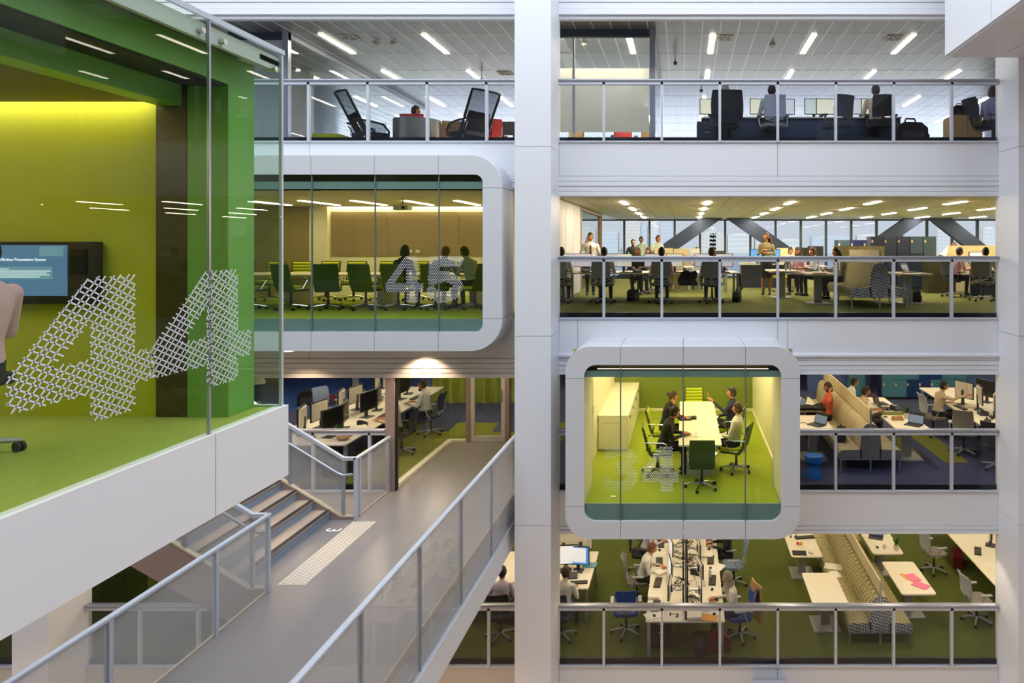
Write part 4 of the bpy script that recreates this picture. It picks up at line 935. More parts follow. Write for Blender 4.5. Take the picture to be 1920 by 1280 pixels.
# lounge chair: black mesh shell on thin steel legs
lc = Proto('lounge_chair', 'chair')
def shell(u, v):
    x = (u-.5)*2
    return (x*(.33+.02*v), -.10-.42*v+.10*(x*x), .42+.80*v)
lc.part('back_net', MB().grid(shell, 10, 8), 'mesh_net')
rim = MB(); P = [shell(0, t/6) for t in range(7)]+[shell(u/6, 1) for u in range(1, 6)]+[shell(1, t/6) for t in range(6, -1, -1)]
rim.tube([(x, y, z) for x, y, z in P], .026, 8); lc.part('back_rim', rim, 'black_plastic')
lc.part('seat', MB().prism(rrect(.64, .62, .08, 4, 0, .16), .34, .43), 'seat_dark'); lc.part('cushion', MB().grid(lambda u, v: ((u-.5)*.46, -.05-.20*v+.02*math.sin(PI*u), .44+.36*v), 6, 6, .09), 'black_plastic')
for s in (-1, 1):
    lc.part('arm', MB().tube([(s*.33, -.22, .66), (s*.36, .05, .64), (s*.37, .30, .60), (s*.36, .42, .46), (s*.33, .42, .36)], .024, 8), 'black_plastic')
    lc.part('arm_net', MB().grid(lambda u, v: (s*.35, -.15+.52*u, .40+.22*v), 4, 3), 'mesh_net')
    lc.part('leg', MB().tube([(s*.28, .36, .36), (s*.34, .46, 0)], .014, 8), 'chrome'); lc.part('leg', MB().tube([(s*.30, -.20, .60), (s*.30, -.05, .34), (s*.36, -.24, 0)], .014, 8), 'chrome')
# pedestal table
def ped_table(w_=.72, l_=1.45, h=.73):
    p = Proto('pedestal_table', 'table')
    p.part('tabletop', MB().prism(rrect(w_, l_, .06, 4), h-.03, h), 'desk_white'); p.part('edge_band', MB().prism(rrect(w_-.03, l_-.03, .06, 4), h-.045, h-.03), 'desk_edge')
    p.part('column', MB().box(-.09, -.06, .03, .09, .06, h-.045), 'pedestal', smooth=False); p.part('base_plate', MB().prism(rrect(.56, .62, .02, 2), 0, .025), 'pedestal')
    return p
PT = ped_table()
# long bench desk, built to size: top, panels, pairs of legs
def bench_desk(label, x0, x1, y0, y1, z, h=.73, panel=None, seam=None, legs=True, screens=None, group=None):
    cx, cy = (x0+x1)/2, (y0+y1)/2; W, D = x1-x0, y1-y0
    r = root('desk', label, 'desk', (cx, cy, z), 0, group)
    tops = [(-D/2, D/2)] if not seam else [(-D/2+i*D/seam, -D/2+(i+1)*D/seam) for i in range(seam)]
    for a, b in tops: obj('desktop', MB().prism(rrect(W-.006, b-a-.006, .03, 3, 0, (a+b)/2), h-.025, h), 'desk_white', r)
    if panel: obj('modesty_panel', MB().box(-W/2+.02, -D/2+.06, .06, W/2-.02, -D/2+.09, h-.03), panel, r, smooth=False)
    for sx in (-1, 1):
        for sy in (-1, 1):
            obj('leg', MB().box(sx*(W/2-.06)-.03, sy*(D/2-.12)-.03, 0, sx*(W/2-.06)+.03, sy*(D/2-.12)+.03, h-.025), 'pedestal', r, smooth=False)
    return r
# monitor: screen faces -Y
def monitor(scr, w_=.44, h_=.34, back='monitor_back'):
    p = Proto('monitor', 'monitor')
    p.part('bezel', MB().box(-w_/2, -.012, .13, w_/2, .014, .13+h_), 'monitor_bezel', smooth=False)
    p.part('screen', MB().box(-w_/2+.014, -.016, .146, w_/2-.014, -.011, .114+h_), scr, smooth=False)
    p.part('back_shell', MB().prism([(-w_/2+.01, .014), (w_/2-.01, .014), (w_/2-.10, .05), (-w_/2+.10, .05)], .15, .11+h_), back, smooth=False)
    p.part('stand', MB().box(-.03, .03, .01, .03, .06, .30).box(-.10, -.06, 0, .10, .12, .012), 'dark_grey', smooth=False)
    return p
MON = {k: monitor('screen_'+k) for k in ('white', 'cream', 'blue', 'pink', 'off', 'map')}
MONB = {k: monitor('screen_'+k, back='monitor_bezel') for k in ('white', 'cream', 'off', 'blue')}
# monitor on a pole arm
ma = Proto('arm_monitor', 'monitor')
ma.part('bezel', MB().box(-.24, -.012, .17, .24, .012, .48), 'monitor_bezel', smooth=False); ma.part('screen', MB().box(-.225, -.016, .185, .225, -.011, .465), 'screen_white', smooth=False)
ma.part('back_shell', MB().box(-.225, .012, .18, .225, .034, .47), 'monitor_back', smooth=False); ma.part('bracket', MB().box(-.05, .034, .26, .05, .06, .38), 'black_plastic', smooth=False)
ma.part('arm', MB().tube([(0, .05, .32), (.06, .16, .31), (0, .27, .30)], .018, 8), 'steel'); ma.part('pole', MB().tube([(0, .28, 0), (0, .28, .40)], .016, 8).lathe([(.05, 0), (.05, .012)], 10, (0, .28, 0)), 'black_plastic')
kb = Proto('keyboard', 'keyboard'); kb.part('body', MB().box(-.22, -.075, 0, .22, .075, .016), 'black_plastic', smooth=False)
kb.part('keys', MB().box(-.205, -.062, .016, .10, .062, .022).box(.115, -.062, .016, .205, .062, .022), 'key_dark', smooth=False)
ms = Proto('mouse', 'mouse'); ms.part('body', MB().ball((0, 0, .012), (.032, .055, .022), 10, 8), 'black_plastic')
ph = Proto('desk_phone', 'phone'); ph.part('body', MB().prism([(-.10, 0), (.10, 0), (.10, .09), (.06, .10), (-.10, .035)], -.10, .10, 'x'), 'dark_grey', smooth=False); ph.part('handset', MB().tube([(-.085, -.09, .06), (-.085, -.06, .085), (-.085, .07, .115), (-.085, .095, .09)], .02, 8), 'black_plastic'); ph.part('display', MB().box(-.03, .035, .095, .08, .085, .10), 'mesh_grey', smooth=False)
lp = Proto('laptop', 'laptop'); lp.part('base', MB().prism(rrect(.34, .24, .015, 2), 0, .016), 'dark_grey'); lp.part('keys', MB().box(-.15, -.03, .016, .15, .10, .018), 'black_plastic', smooth=False)
li = lp.part('lid', MB().add([(-.17, .12, .016), (.17, .12, .016), (.17, .20, .235), (-.17, .20, .235), (-.17, .128, .012), (.17, .128, .012), (.17, .208, .232), (-.17, .208, .232)], [(0, 1, 2, 3), (7, 6, 5, 4), (0, 4, 5, 1), (1, 5, 6, 2), (2, 6, 7, 3), (3, 7, 4, 0)]), 'black_plastic', smooth=False)
lp.part('screen', MB().add([(-.158, .1215, .026), (.158, .1215, .026), (.158, .1965, .224), (-.158, .1965, .224)], [(0, 1, 2, 3)]), 'screen_dim', li, smooth=False)
pp = Proto('paper_sheet', 'paper'); pp.part('sheets', MB().box(-.105, -.15, 0, .105, .15, .004).add([(.105, -.15, .004), (.30, -.13, .006), (.31, .16, .006), (.105, .15, .004)], [(0, 1, 2, 3)]), 'paper', smooth=False)
sp = Proto('paper_sheet', 'paper'); sp.part('sheet', MB().box(-.105, -.15, 0, .105, .15, .003), 'paper', smooth=False)
stk = Proto('paper_stack', 'papers'); stk.part('stack', MB().box(-.11, -.15, 0, .11, .15, .02).box(-.10, -.155, .02, .115, .145, .035).box(-.12, -.14, .035, .10, .16, .05), 'paper', smooth=False)
fo = Proto('folder', 'folder'); fo.part('cover', MB().prism(rrect(.24, .32, .01, 2), 0, .012), 'paper_pink')
cup = Proto('cup', 'cup'); cup.part('body', MB().lathe([(.028, 0), (.036, .09), (.032, .09), (.026, .012)], 12), 'pot'); cup.part('handle', MB().tube([(.034, 0, .07), (.06, 0, .06), (.058, 0, .03), (.031, 0, .025)], .005, 6), 'pot')
bo = Proto('bottle', 'bottle'); bo.part('body', MB().lathe([(.03, 0), (.033, .02), (.033, .14), (.014, .19), (.014, .21)], 12), 'bottle'); bo.part('cap', MB().lathe([(.016, .21), (.016, .235)], 10), 'red')
hs = Proto('headset', 'headset'); hs.part('band', MB().tube([(-.07, 0, .02), (-.065, .04, .06), (0, .07, .075), (.065, .04, .06), (.07, 0, .02)], .007, 6), 'black_plastic')
for s in (-1, 1): hs.part('ear_pad', MB().tube([(s*.06, 0, .03), (s*.08, 0, .03)], .03, 10), 'black_plastic')
bag = Proto('bag', 'bag'); bag.part('body', MB().prism([(-.22, 0), (.22, 0), (.21, .24), (.12, .31), (-.12, .31), (-.21, .25)], -.09, .09, 'y'), 'bag'); bag.part('handle', MB().tube([(-.09, 0, .30), (-.06, 0, .37), (.06, 0, .37), (.09, 0, .30)], .012, 6), 'bag'); bag.part('strap', MB().tube([(.20, 0, .25), (.27, 0, .15), (.25, .02, .02)], .012, 6), 'bag'); bag.part('pocket', MB().box(-.15, -.115, .03, .15, -.09, .18), 'dark_grey', smooth=False)
plt = Proto('potted_plant', 'plant'); plt.part('pot', MB().lathe([(.05, 0), (.065, .11), (.055, .11), (.045, .02)], 14), 'pot')
rr = random.Random(5)
for i in range(11):
    a = i*2.4; h = .13+.12*rr.random(); t = Matrix.Rotation(a, 4, 'Z')
    q = MB(); q.M = t; q.add([(0, 0, .1), (.03, .02, h), (.09, 0, h+.06), (.04, -.025, h)], [(0, 1, 2, 3), (0, 3, 2, 1)]); plt.part('leaf', q, 'leaf', smooth=False)
stool = Proto('drum_stool', 'stool'); stool.part('base', MB().lathe([(.185, 0), (.17, .05), (.115, .17), (.10, .225)], 28), 'stool_blue'); stool.part('seat', MB().lathe([(.10, .225), (.135, .27), (.185, .31), (.19, .40), (.175, .425), (.05, .43)], 28), 'stool_blue')
bin_ = Proto('waste_bin', 'bin'); bin_.part('body', MB().lathe([(.13, 0), (.15, .34), (.14, .34), (.12, .02)], 18), 'dark_grey'); bin_.part('rim', MB().lathe([(.152, .33), (.156, .345), (.15, .355), (.14, .35)], 18), 'black_plastic')
ped = Proto('drawer_unit', 'drawers'); ped.part('body', MB().box(-.20, -.26, .03, .20, .26, .56), 'navy_panel', smooth=False)
for i in range(3): d_ = ped.part('drawer', MB().box(-.19, -.275, .05+.17*i, .19, -.26, .205+.17*i), 'mesh_dark', smooth=False); ped.part('handle', MB().box(-.06, -.285, .16+.17*i, .06, -.275, .175+.17*i), 'steel', d_, smooth=False)
# double sofa with a screen along its spine; runs along +Y from y = 0
def double_sofa(label, loc, n, seatm, endm, scr, L=.66, seats=(-1, 1), scr_len=None):
    r = root('double_sofa', label, 'sofa', loc); T = n*L
    for s in seats:
        for i in range(n):
            y0, y1 = i*L+.006, (i+1)*L-.006; em = [seatm, endm]
            b = MB(); a0, a1 = (.20, .62) if s > 0 else (-.62, -.20)
            b.prism([(s*.18, .27), (s*.62, .27), (s*.635, .33), (s*.635, .40), (s*.60, .445), (s*.18, .455)], y0, y1, 'y'); b.m[0] = b.m[1] = 1
            obj('seat', b, em, r, smooth=False)
            c = MB(); pf = [(s*.02, .27), (s*.20, .27), (s*.225, .45), (s*.20, .70), (s*.165, .88), (s*.11, .955), (s*.05, .975), (s*.02, .97)]
            c.prism(pf, y0, y1, 'y'); c.m[0] = c.m[1] = 1
            obj('back_pad', c, em, r)
        for y in (.05, T/2, T-.05): obj('leg', MB().box(s*.60-.015, y-.015, 0, s*.60+.015, y+.015, .25), 'steel', r, smooth=False)
    obj('base_frame', MB().box(-.62, .01, .24, .62, T-.01, .27), 'steel', r, smooth=False)
    for y in (.03, T-.03): obj('leg', MB().box(-.016, y-.016, 0, .016, y+.016, .26), 'steel', r, smooth=False)
    sl_ = scr_len or T; k = int(sl_/.62)
    q = root('screen_partition', scr[1], 'screen', (loc[0], loc[1]+.02, loc[2]))
    obj('end_post', MB().box(-.018, -.02, .26, .018, .02, 1.25), 'steel', q, smooth=False)
    for i in range(k): obj('board', MB().box(-.016, .02+i*sl_/k+.003, .98, .016, .02+(i+1)*sl_/k-.003, 1.27), scr[0], q, smooth=False)
    return r
# lockers
LK = {}
for c in ('teal', 'navy', 'dark', 'violet'):
    p = Proto('locker', 'locker'); p.part('body', MB().box(-.2, 0, 0, .2, .45, .52), 'locker_body', smooth=False); d_ = p.part('door', MB().box(-.194, -.02, .006, .194, 0, .514), 'locker_'+c, smooth=False); p.part('lock_tag', MB().box(-.17, -.03, .33, -.12, -.02, .41), 'locker_tag', d_, smooth=False); LK[c] = p
# two-sided wood screen panels standing on the floor
def floor_screen(label, x0, x1, y, z, h, m, n=3):
    r = root('floor_screen', label, 'screen', ((x0+x1)/2, y, z)); W = (x1-x0)
    for i in range(n): obj('board', MB().box(-W/2+i*W/n+.004, -.03, .02, -W/2+(i+1)*W/n-.004, .03, h), m, r, smooth=False)
    obj('foot', MB().box(-W/2+.05, -.2, 0, -W/2+.11, .2, .02).box(W/2-.11, -.2, 0, W/2-.05, .2, .02), 'steel', r, smooth=False)
    return r
H = PI/2
TOP = .73
# ================================================================= top gallery
Z = F5
def glass_room(x0, x1, y0, y1, side, name, frost):
    s = struct(name, MB().box(x0, y0-.04, C5-.16, x1, y0+.06, C5).box(x0, y0-.04, Z, x1, y0+.06, Z+.06), 'mullion')
    for o in s.data.materials: pass
    px = x1 if side > 0 else x0
    obj('corner_post', MB().box(x1-.12, y0-.05, Z, x1, y0+.07, C5), 'steel', s, smooth=False)
    if not frost: obj('wall_panel', MB().box(x0, y0, Z, x1-.13, y0+.05, C5-.16), 'pod_panel', s, smooth=False)
    else:
        obj('pane', MB().box(x0, y0, Z+.06, x1-.12, y0+.012, C5-.16), 'glass_clear', s, smooth=False)
        obj('frosted_film', MB().box(x0, y0+.016, Z+.42, x1-.13, y0+.02, Z+1.75), 'glass_frost', s, smooth=False)
        obj('film_fill', MB().box(-2.9, y0+.08, C5-.05, -.8, y0+.34, C5-.03), 'lamp', s, smooth=False)  # unseen glowing strip added behind the header to brighten the film
        obj('mullion', MB().box(-2.32, y0-.02, Z, -2.28, y0+.03, C5-.1), 'steel', s, smooth=False)
    n = 4; L = (y1-y0)/n
    for i in range(n): obj('pane', MB().box(x1-.066, y0+.07+i*L, Z+.05, x1-.054, y0+.05+(i+1)*L, C5-.10), 'glass_clear', s, smooth=False)
    obj('head_channel', MB().box(x1-.10, y0+.07, C5-.10, x1-.02, y1, C5-.002), 'post_white', s, smooth=False); obj('floor_channel', MB().box(x1-.10, y0+.07, Z, x1-.02, y1, Z+.05), 'steel', s, smooth=False)
    return s
glass_room(-3.0, -.60, 14.2, 19.0, 1, 'wall_frosted_room', True)
glass_room(-9.6, -8.33, 14.4, 22.0, 1, 'wall_glass_room', False)
struct('wall_core', MB().box(-16, 17.5, Z, -9.6, 17.7, C5), 'ceiling_white')
gal = bench_desk('long gallery desk with navy front panel behind the row of high-backed chairs', .35, 4.52, 14.15, 14.95, Z, panel='navy_panel')
for u, scr, lab in ((1331, 'cream', 'cream-screened monitor beside the chair with the black jacket'), (1425, 'cream', 'monitor left of the man with the grey chair on the top gallery'), (1471, 'white', 'monitor mostly hidden behind the man with the grey chair on the top gallery'),
                    (1527, 'map', 'monitor showing a pale map on the top gallery'), (1549, 'cream', 'monitor half hidden by the empty dark gallery chair'), (1615, 'white', 'monitor left of the man in the black gallery chair'), (1633, 'cream', 'monitor hidden behind the man in the black gallery chair')):
    MON[scr].place((gx(u, 14.6), 14.6, Z+TOP), .1 if u % 2 else -.08, lab)
CH['dark'].place((gx(1361, 13.75), 13.72, Z), 0, 'high dark gallery chair with a black jacket over its back')
jk = MB(); jk.grid(lambda u, v: ((u-.5)*(.56+.06*math.sin(3*v)), -.36-.06*math.cos((u-.5)*3)+.03*math.sin(v*5), 1.10-.62*v), 12, 10, .03)
one('jacket', jk, 'bag', 'black jacket draped over the back of a gallery chair', 'jacket', (gx(1361, 13.75), 13.72, Z))
person('type', (gx(1361, 13.75), 13.80, Z), 0, 'grey-haired person sitting in the chair with the black jacket, seen from behind', hcol='hair_grey', shirt='shirt_white')
CH['grey'].place((gx(1449, 13.75), 13.72, Z), 0, 'light grey mesh chair on the top gallery with a man in it')
person('type', (gx(1449, 13.75), 13.80, Z), 0, 'man in pale shirt in the light grey gallery chair, seen from behind', shirt='shirt_green')
CH['dark'].place((gx(1568, 13.75), 13.72, Z), .35, 'empty dark high-backed chair between two seated men on the top gallery')
CH['dark'].place((gx(1651, 13.75), 13.72, Z), -.1, 'black high-backed gallery chair next to the black bag', remap={'mesh_dark': 'bag'})
person('type', (gx(1645, 13.75), 13.80, Z), -.1, 'man with short dark hair in the black gallery chair next to the bag', shirt='shirt_tan')
bag.place((gx(1705, 13.4), 13.35, Z), .15, 'black shoulder bag standing on the gallery floor by the last desk', scale=1.45)
ped.place((gx(1324, 14.3), 14.0, Z), 0, 'dark drawer unit at the open end of the long gallery desk')
c = root('low_cabinet', 'tan low cabinet at the end of the top gallery below a dark bag', 'cabinet', (gx(1806, 14), 14.05, Z))
obj('body', MB().box(-.30, -.25, .04, .30, .25, .70), 'cardboard', c, smooth=False); obj('door', MB().box(-.29, -.265, .06, -.005, -.25, .69), 'cardboard', c, smooth=False); obj('door', MB().box(.005, -.265, .06, .29, -.25, .69), 'cardboard', c, smooth=False); obj('plinth', MB().box(-.28, -.22, 0, .28, .22, .04), 'dark_edge', c, smooth=False)
bag.place((gx(1800, 14), 14.05, Z+.70), .2, 'dark bag lying on the tan cabinet of the top gallery', scale=.75)
CH['dark'].place((gx(1838, 13.9), 13.85, Z), -H+.3, 'dark chair turned sideways beside the striped-top woman on the top gallery')
person('type_f', (gx(1860, 13.8), 13.9, Z), -.9, 'person in striped top with brown hair at the far end of the top gallery', shirt='shirt_check', hair='bob', hcol='hair_brown')
# frosted room
CH['grey'].place((gx(1170, 16.3), 16.3, Z), PI+.2, 'red chair behind the frosted glass of the gallery room', remap={'mesh_grey': 'red', 'seat_grey': 'red'})
for u, y, w_, h_, lab in ((1081, 16, .30, .92, 'tall brown carton behind the frosted glass, near the white column'), (1211, 16.2, .2, .9, 'slim brown carton behind the frosted glass, by the room corner post'), (1120, 16.6, .5, .55, 'low carton between the tall cartons behind the frosted glass')):
    b = root('carton', lab, 'box', (gx(u, y), y, Z)); obj('box', MB().box(-w_/2, -.2, 0, w_/2, .2, h_), 'cardboard', b, smooth=False); obj('lid_flap', MB().box(-w_/2-.005, -.205, h_-.05, w_/2+.005, .205, h_+.012), 'screen_wood', b, smooth=False); obj('tape', MB().box(-.03, -.206, .1, .03, .206, h_+.014), 'cardboard', b, smooth=False)
# lounge end
lc.place((gx(680, 14.4), 14.40, Z), -H+.72, 'black mesh lounge chair facing the striped tub chairs, its tall back to the glass room')
lc.place((gx(888, 14.3), 14.30, Z), .95, 'black mesh lounge chair with steel legs turned away, nearest the white column')
tub = Proto('tub_chair', 'chair')
tub.part('shell', MB().grid(lambda u, v: (.44*math.cos(-.3+u*(PI+.6)), -.44*math.sin(-.3+u*(PI+.6)), .06+.70*v), 28, 2, .05), 'barrel')
tub.part('seat', MB().lathe([(.38, .2), (.40, .40), (.36, .44)], 24), 'red'); tub.part('base', MB().lathe([(.34, 0), (.34, .2)], 20), 'black_plastic'); tub.part('back_cushion', MB().prism(rrect(.50, .12, .05, 3, 0, -.30), .44, .84), 'red')
tub.place((gx(784, 14.8), 14.75, Z), 0, 'striped metallic tub chair with a red cushion showing above its rim')
tub.place((gx(846, 15.5), 15.6, Z), .4, 'brownish tub chair behind the striped one', remap={'barrel': 'cardboard', 'red': 'cardboard'})
person('type', (gx(770, 16), 16.0, Z), -H, 'man with dark hair seen in profile above the red cushion', shirt='shirt_white')
CH['grey'].place((gx(926, 16.3), 16.3, Z), .2, 'red task chair behind the second lounge chair', remap={'mesh_grey': 'red', 'seat_grey': 'red'})
bench_desk('desk with two dark monitors near the white column on the top gallery', -5.0, -3.2, 17.0, 17.8, Z)
MON['off'].place((gx(944, 17.3), 17.3, Z+TOP), PI, 'dark-backed monitor behind the red task chair', remap={'monitor_back': 'dark_grey'}); MON['off'].place((gx(965, 17.3), 17.3, Z+TOP), PI, 'dark-backed monitor half hidden by the white column', remap={'monitor_back': 'dark_grey'})
pf = Proto('pouf', 'stool'); pf.part('cushion', MB().prism(rrect(.62, .5, .08, 4), .04, .46), 'conf_lime'); pf.part('base', MB().prism(rrect(.5, .4, .05, 3), 0, .04), 'black_plastic')
pf.place((gx(612, 14.7), 14.9, Z), 0, 'lime green pouf seen low through the gallery balustrade')

# ================================================================= office with the water view
Z = F4; zt = Z+.70
w1 = struct('wall_partition', MB().box(-3.25, 16.6, Z, -3.12, 20.5, C4), 'pod_panel')
for i in range(3): obj('wall_panel', MB().box(-3.12, 16.65+1.28*i, Z+.02, -3.105, 17.9+1.28*i, C4-.02), 'pod_panel', w1, smooth=False)
for y in (20.5, 25.6): obj('post', MB().box(-3.24, y-.06, Z, -3.08, y+.06, C4), 'stringer', w1, smooth=False)
obj('pane', MB().box(-3.17, 20.56, Z+.04, -3.158, 25.54, C4-.08), 'glass_clear', w1, smooth=False); obj('head_channel', MB().box(-3.22, 20.5, C4-.08, -3.10, 25.6, C4-.004), 'stringer', w1, smooth=False)
bench_desk('long white desk with four people sitting along it, backs to the atrium', -3.05, 1.38, 16.75, 18.35, Z, h=.70, seam=None)
one('cable_sleeve', MB().tube([(0, 0, .66), (.03, 0, .4), (-.02, 0, .15), (0, 0, 0)], .03, 8).tube([(.07, .1, .66), (.09, .1, .3), (.06, .1, 0)], .025, 8), 'black_plastic', 'black cable sleeves hanging at the end of the long white desk', 'cable', (1.32, 16.95, Z))
scr = ['pink', 'white', 'white', 'cream', 'white', 'cream', 'white', 'pink']
for u, s_, lab in ((1063, 'white', 'first white-screened monitor on the long desk, by the column'), (1094, 'pink', 'monitor with pink table on screen before the man on the phone'), (1143, 'white', 'monitor behind the spiky-haired man'), (1169, 'cream', 'cream-screened monitor right of the spiky-haired man'),
                 (1224, 'white', 'bluish-white monitor left of the round-headed man'), (1265, 'cream', 'wide cream monitor right of the round-headed man'), (1318, 'white', 'white monitor left of the grey-shirted man at the desk end'), (1358, 'pink', 'last monitor on the long desk, pinkish white')):
    MON[s_].place((gx(u, 17.35), 17.35, zt), 0, lab, remap={'monitor_back': 'dark_grey'})
for u, sh, lab, hc in ((1050, 'shirt_white', 'white-shirted man at the long desk, half hidden by the column', 'hair_black'), (1131, 'shirt_white', 'man with spiky black hair and white shirt at the long desk', 'hair_black'), (1240, 'shirt_pink', 'man with round black hair and pale pink shirt at the long desk', 'hair_black'), (1335, 'shirt_blue', 'man with brown hair and blue shirt at the end of the long desk', 'hair_brown')):
    x = gx(u, 16.3); CH['grey'].place((x, 16.28, Z), random.uniform(-.12, .12), 'grey mesh chair of the '+lab.split(' at the')[0]); person('type', (x, 16.38, Z), 0, lab, shirt=sh, hcol=hc)
for u, lab in ((1098, 'in front of the man on the phone'), (1195, 'near the spiky-haired man'), (1290, 'near the round-headed man')):
    ph.place((gx(u, 17.0), 17.0, zt), .3, 'dark desk phone '+lab)
for u, lab in ((1112, 'below the pink table screen'), (1180, 'below the cream screen'), (1262, 'below the wide cream screen'), (1352, 'at the desk end')):
    kb.place((gx(u, 16.95), 16.92, zt), 0, 'black keyboard on the long desk '+lab)
sp.place((gx(1215, 16.9), 16.9, zt), .2, 'white sheet on the long desk beside the dark suit'); sp.place((gx(1372, 16.95), 17.0, zt), .4, 'white sheet at the very end of the long desk')
bag.place((gx(1186, 16.9), 17.1, Z), 1.2, 'dark rucksack on the carpet under the long desk', scale=.9); bag.place((gx(1382, 16.6), 16.7, Z), 1.3, 'black bag leaning at the end leg of the long desk', scale=.85)
one('jacket', MB().grid(lambda u, v: ((u-.5)*(.30+.1*v)+.03*math.sin(7*v), -.03*math.sin(9*u)-.1*v*v, .74-.34*v), 12, 8, .08), 'bag', 'black jacket heaped over the edge of the long desk', 'jacket', (gx(1290, 16.8), 16.74, Z))
person('phone', (-2.60, 18.9, Z), PI+.15, 'standing man in white shirt and dark tie holding a phone to his ear', skin='skin_b', extra=[('tie', MB().grid(lambda u, v: ((u-.5)*(.045+.03*v), .122-.012*v, 1.38-.36*v), 2, 4, .008), 'tie'), ('handset', MB().tube([(.085, .10, 1.60), (.10, .11, 1.52), (.08, .13, 1.46)], .014, 6), 'black_plastic')])
person('type', (gx(1196, 19.2), 19.2, Z), PI, 'person in dark suit facing us across the long desk', shirt='suit_black', skin='skin_c'); CH['dark'].place((gx(1196, 19.3), 19.3, Z), PI, 'dark chair of the person in the dark suit')
person('type_f', (gx(1220, 20.0), 20.0, Z), PI-.5, 'person in tan top holding a sheet across the long desk', shirt='shirt_tan', hcol='hair_brown', hair='bob'); CH['tan'].place((gx(1220, 20.1), 20.1, Z), PI-.5, 'grey chair of the person in the tan top')
person('stand', (gx(1187, 25), 25.0, Z), PI, 'short dark-haired person standing by the far windows', shirt='suit_black', skin='skin_b', scale=.93)
person('stand', (gx(1203, 26.5), 26.5, Z), PI-.5, 'man in grey-green shirt standing by the far windows', shirt='shirt_green', legs='suit_black', skin='skin_c')
person('stand', (gx(1233, 23.5), 23.5, Z), PI+.6, 'man in pale shirt standing before the first window brace', shirt='shirt_green', skin='skin_b', hcol='hair_brown')
floor_screen('beige screen panel below the start of the first window brace', gx(1228, 21), gx(1262, 21), 21, Z, 1.30, 'screen_wood', 2); floor_screen('beige screen panel next to the pinned white notice', gx(1263, 21.2), gx(1291, 21.2), 21.2, Z, 1.28, 'screen_wood', 2)
floor_screen('white notice board with green marks behind the desk end', gx(1293, 21.4), gx(1312, 21.4), 21.4, Z, 1.29, 'white_paint', 1)
MON['off'].place((gx(1345, 20.5), 20.5, zt+.05), PI, 'wide dark monitor behind the last pinkish monitor', remap={'monitor_back': 'dark_grey'})
bench_desk('desk behind the long white desk, with a wide dark monitor on it', -1.2, 1.3, 20.0, 21.0, Z, h=.75)
person('type', (gx(1308, 20.9), 21.8, Z), PI, 'person with dark hair seen between the notice board and white monitor', shirt='shirt_lilac')
# standing woman and the workstation behind her
person('stand_f', (gx(1437, 19), 19.0, Z), PI-.25, 'standing woman in patterned top and dark knee-length skirt on the green carpet', shirt='shirt_olive', legs='bag', skin='skin_a', hair='long', hcol='hair_brown',
       extra=[('skirt', MB().lathe([(.150, 1.0), (.172, .90), (.178, .75), (.165, .52), (.155, .52), (.14, .9)], 24), 'suit_black'), ('heel', MB().box(-.105, -.10, 0, -.085, -.07, .05).box(.085, -.05, 0, .105, -.02, .05), 'shoe')])
bench_desk('white desk with a blue-screened monitor behind the standing woman', gx(1388, 21.5), gx(1470, 21.5), 21.3, 22.2, Z, h=.80, panel='mesh_dark')
MON['blue'].place((gx(1420, 21.7), 21.7, Z+.80), 0, 'monitor with bright blue screen behind the standing woman'); MON['blue'].place((gx(1450, 21.7), 21.7, Z+.80), 0, 'second blue-screened monitor, right of the standing woman')
for u, lab in ((1395, 'left end'), (1410, 'middle')): stk.place((gx(u, 21.45), 21.5, Z+.80), .2, 'pile of papers on the %s of the desk behind the standing woman' % lab)
CH['yellow'].place((gx(1470, 20), 20.2, Z), 2.2, 'chair with yellow seat right of the standing woman')
floor_screen('low beige screen right of the standing woman', gx(1456, 23), gx(1497, 23), 23, Z, 1.30, 'screen_wood', 2)
bench_desk('white desk with two black-backed monitors behind the three seated women', gx(1460, 22), gx(1545, 22), 21.4, 22.3, Z, h=.74)
MONB['off'].place((gx(1504, 21.8), 21.8, Z+.82), PI, 'first black-backed monitor behind the three seated women', scale=1.05); MONB['off'].place((gx(1529, 21.8), 21.8, Z+.82), PI, 'second black-backed monitor behind the three seated women', scale=1.15)
person('type_f', (gx(1481, 22.7), 22.7, Z), PI, 'small far person looking up beside the black-backed monitors', shirt='shirt_white', hair='short')
floor_screen('wide pale wood screen standing behind the patterned sofa', gx(1562, 18.2), gx(1658, 18.2), 18.2, Z, 1.36, 'screen_wood', 2)
for x0, y, lab in ((3.15, 16.1, 'pedestal table with a red folder before the patterned sofa'), (2.55, 17.9, 'second pedestal table, with bottles and papers, left of the seated women')):
    PT.place((x0, y, Z), 0, lab)
fo.place((3.12, 15.75, Z+TOP), 1.4, 'red folder lying on the table before the patterned sofa', remap={'paper_pink': 'paper_red'})
for i, (x, y) in enumerate(((2.62, 17.6), (2.75, 17.75))): bo.place((x, y, Z+TOP), 0, 'clear bottle on the table left of the seated women, the %s of two' % ('shorter' if i == 0 else 'taller'), scale=.9+.25*i)
for i, (x, y) in enumerate(((2.4, 17.45), (2.5, 18.0))): sp.place((x, y, Z+TOP), .5*i, ('nearer' if i == 0 else 'farther')+' white sheet on the table with the bottles')
person('type_f', (4.0, 17.4, Z), H+.15, 'woman with long dark hair and white blouse on the patterned sofa', hair='long'); person('type_f', (3.62, 18.6, Z), H+.3, 'woman with dark hair leaning in, middle of the three women', hair='short', shirt='shirt_white'); person('type_f', (3.25, 19.2, Z), PI-.6, 'woman with dark hair facing us at the table with bottles', hair='bob', shirt='shirt_pink')
lp.place((3.2, 17.35, Z+TOP), -H, 'open laptop seen edge-on before the three women')
double_sofa('double-sided sofa in black and cream houndstooth, in the office with the water view', (4.23, 14.75, Z), 4, 'sofa_check', 'sofa_check_end', ('screen_pale', 'wood screen along the spine of the houndstooth sofa in the water-view office'))
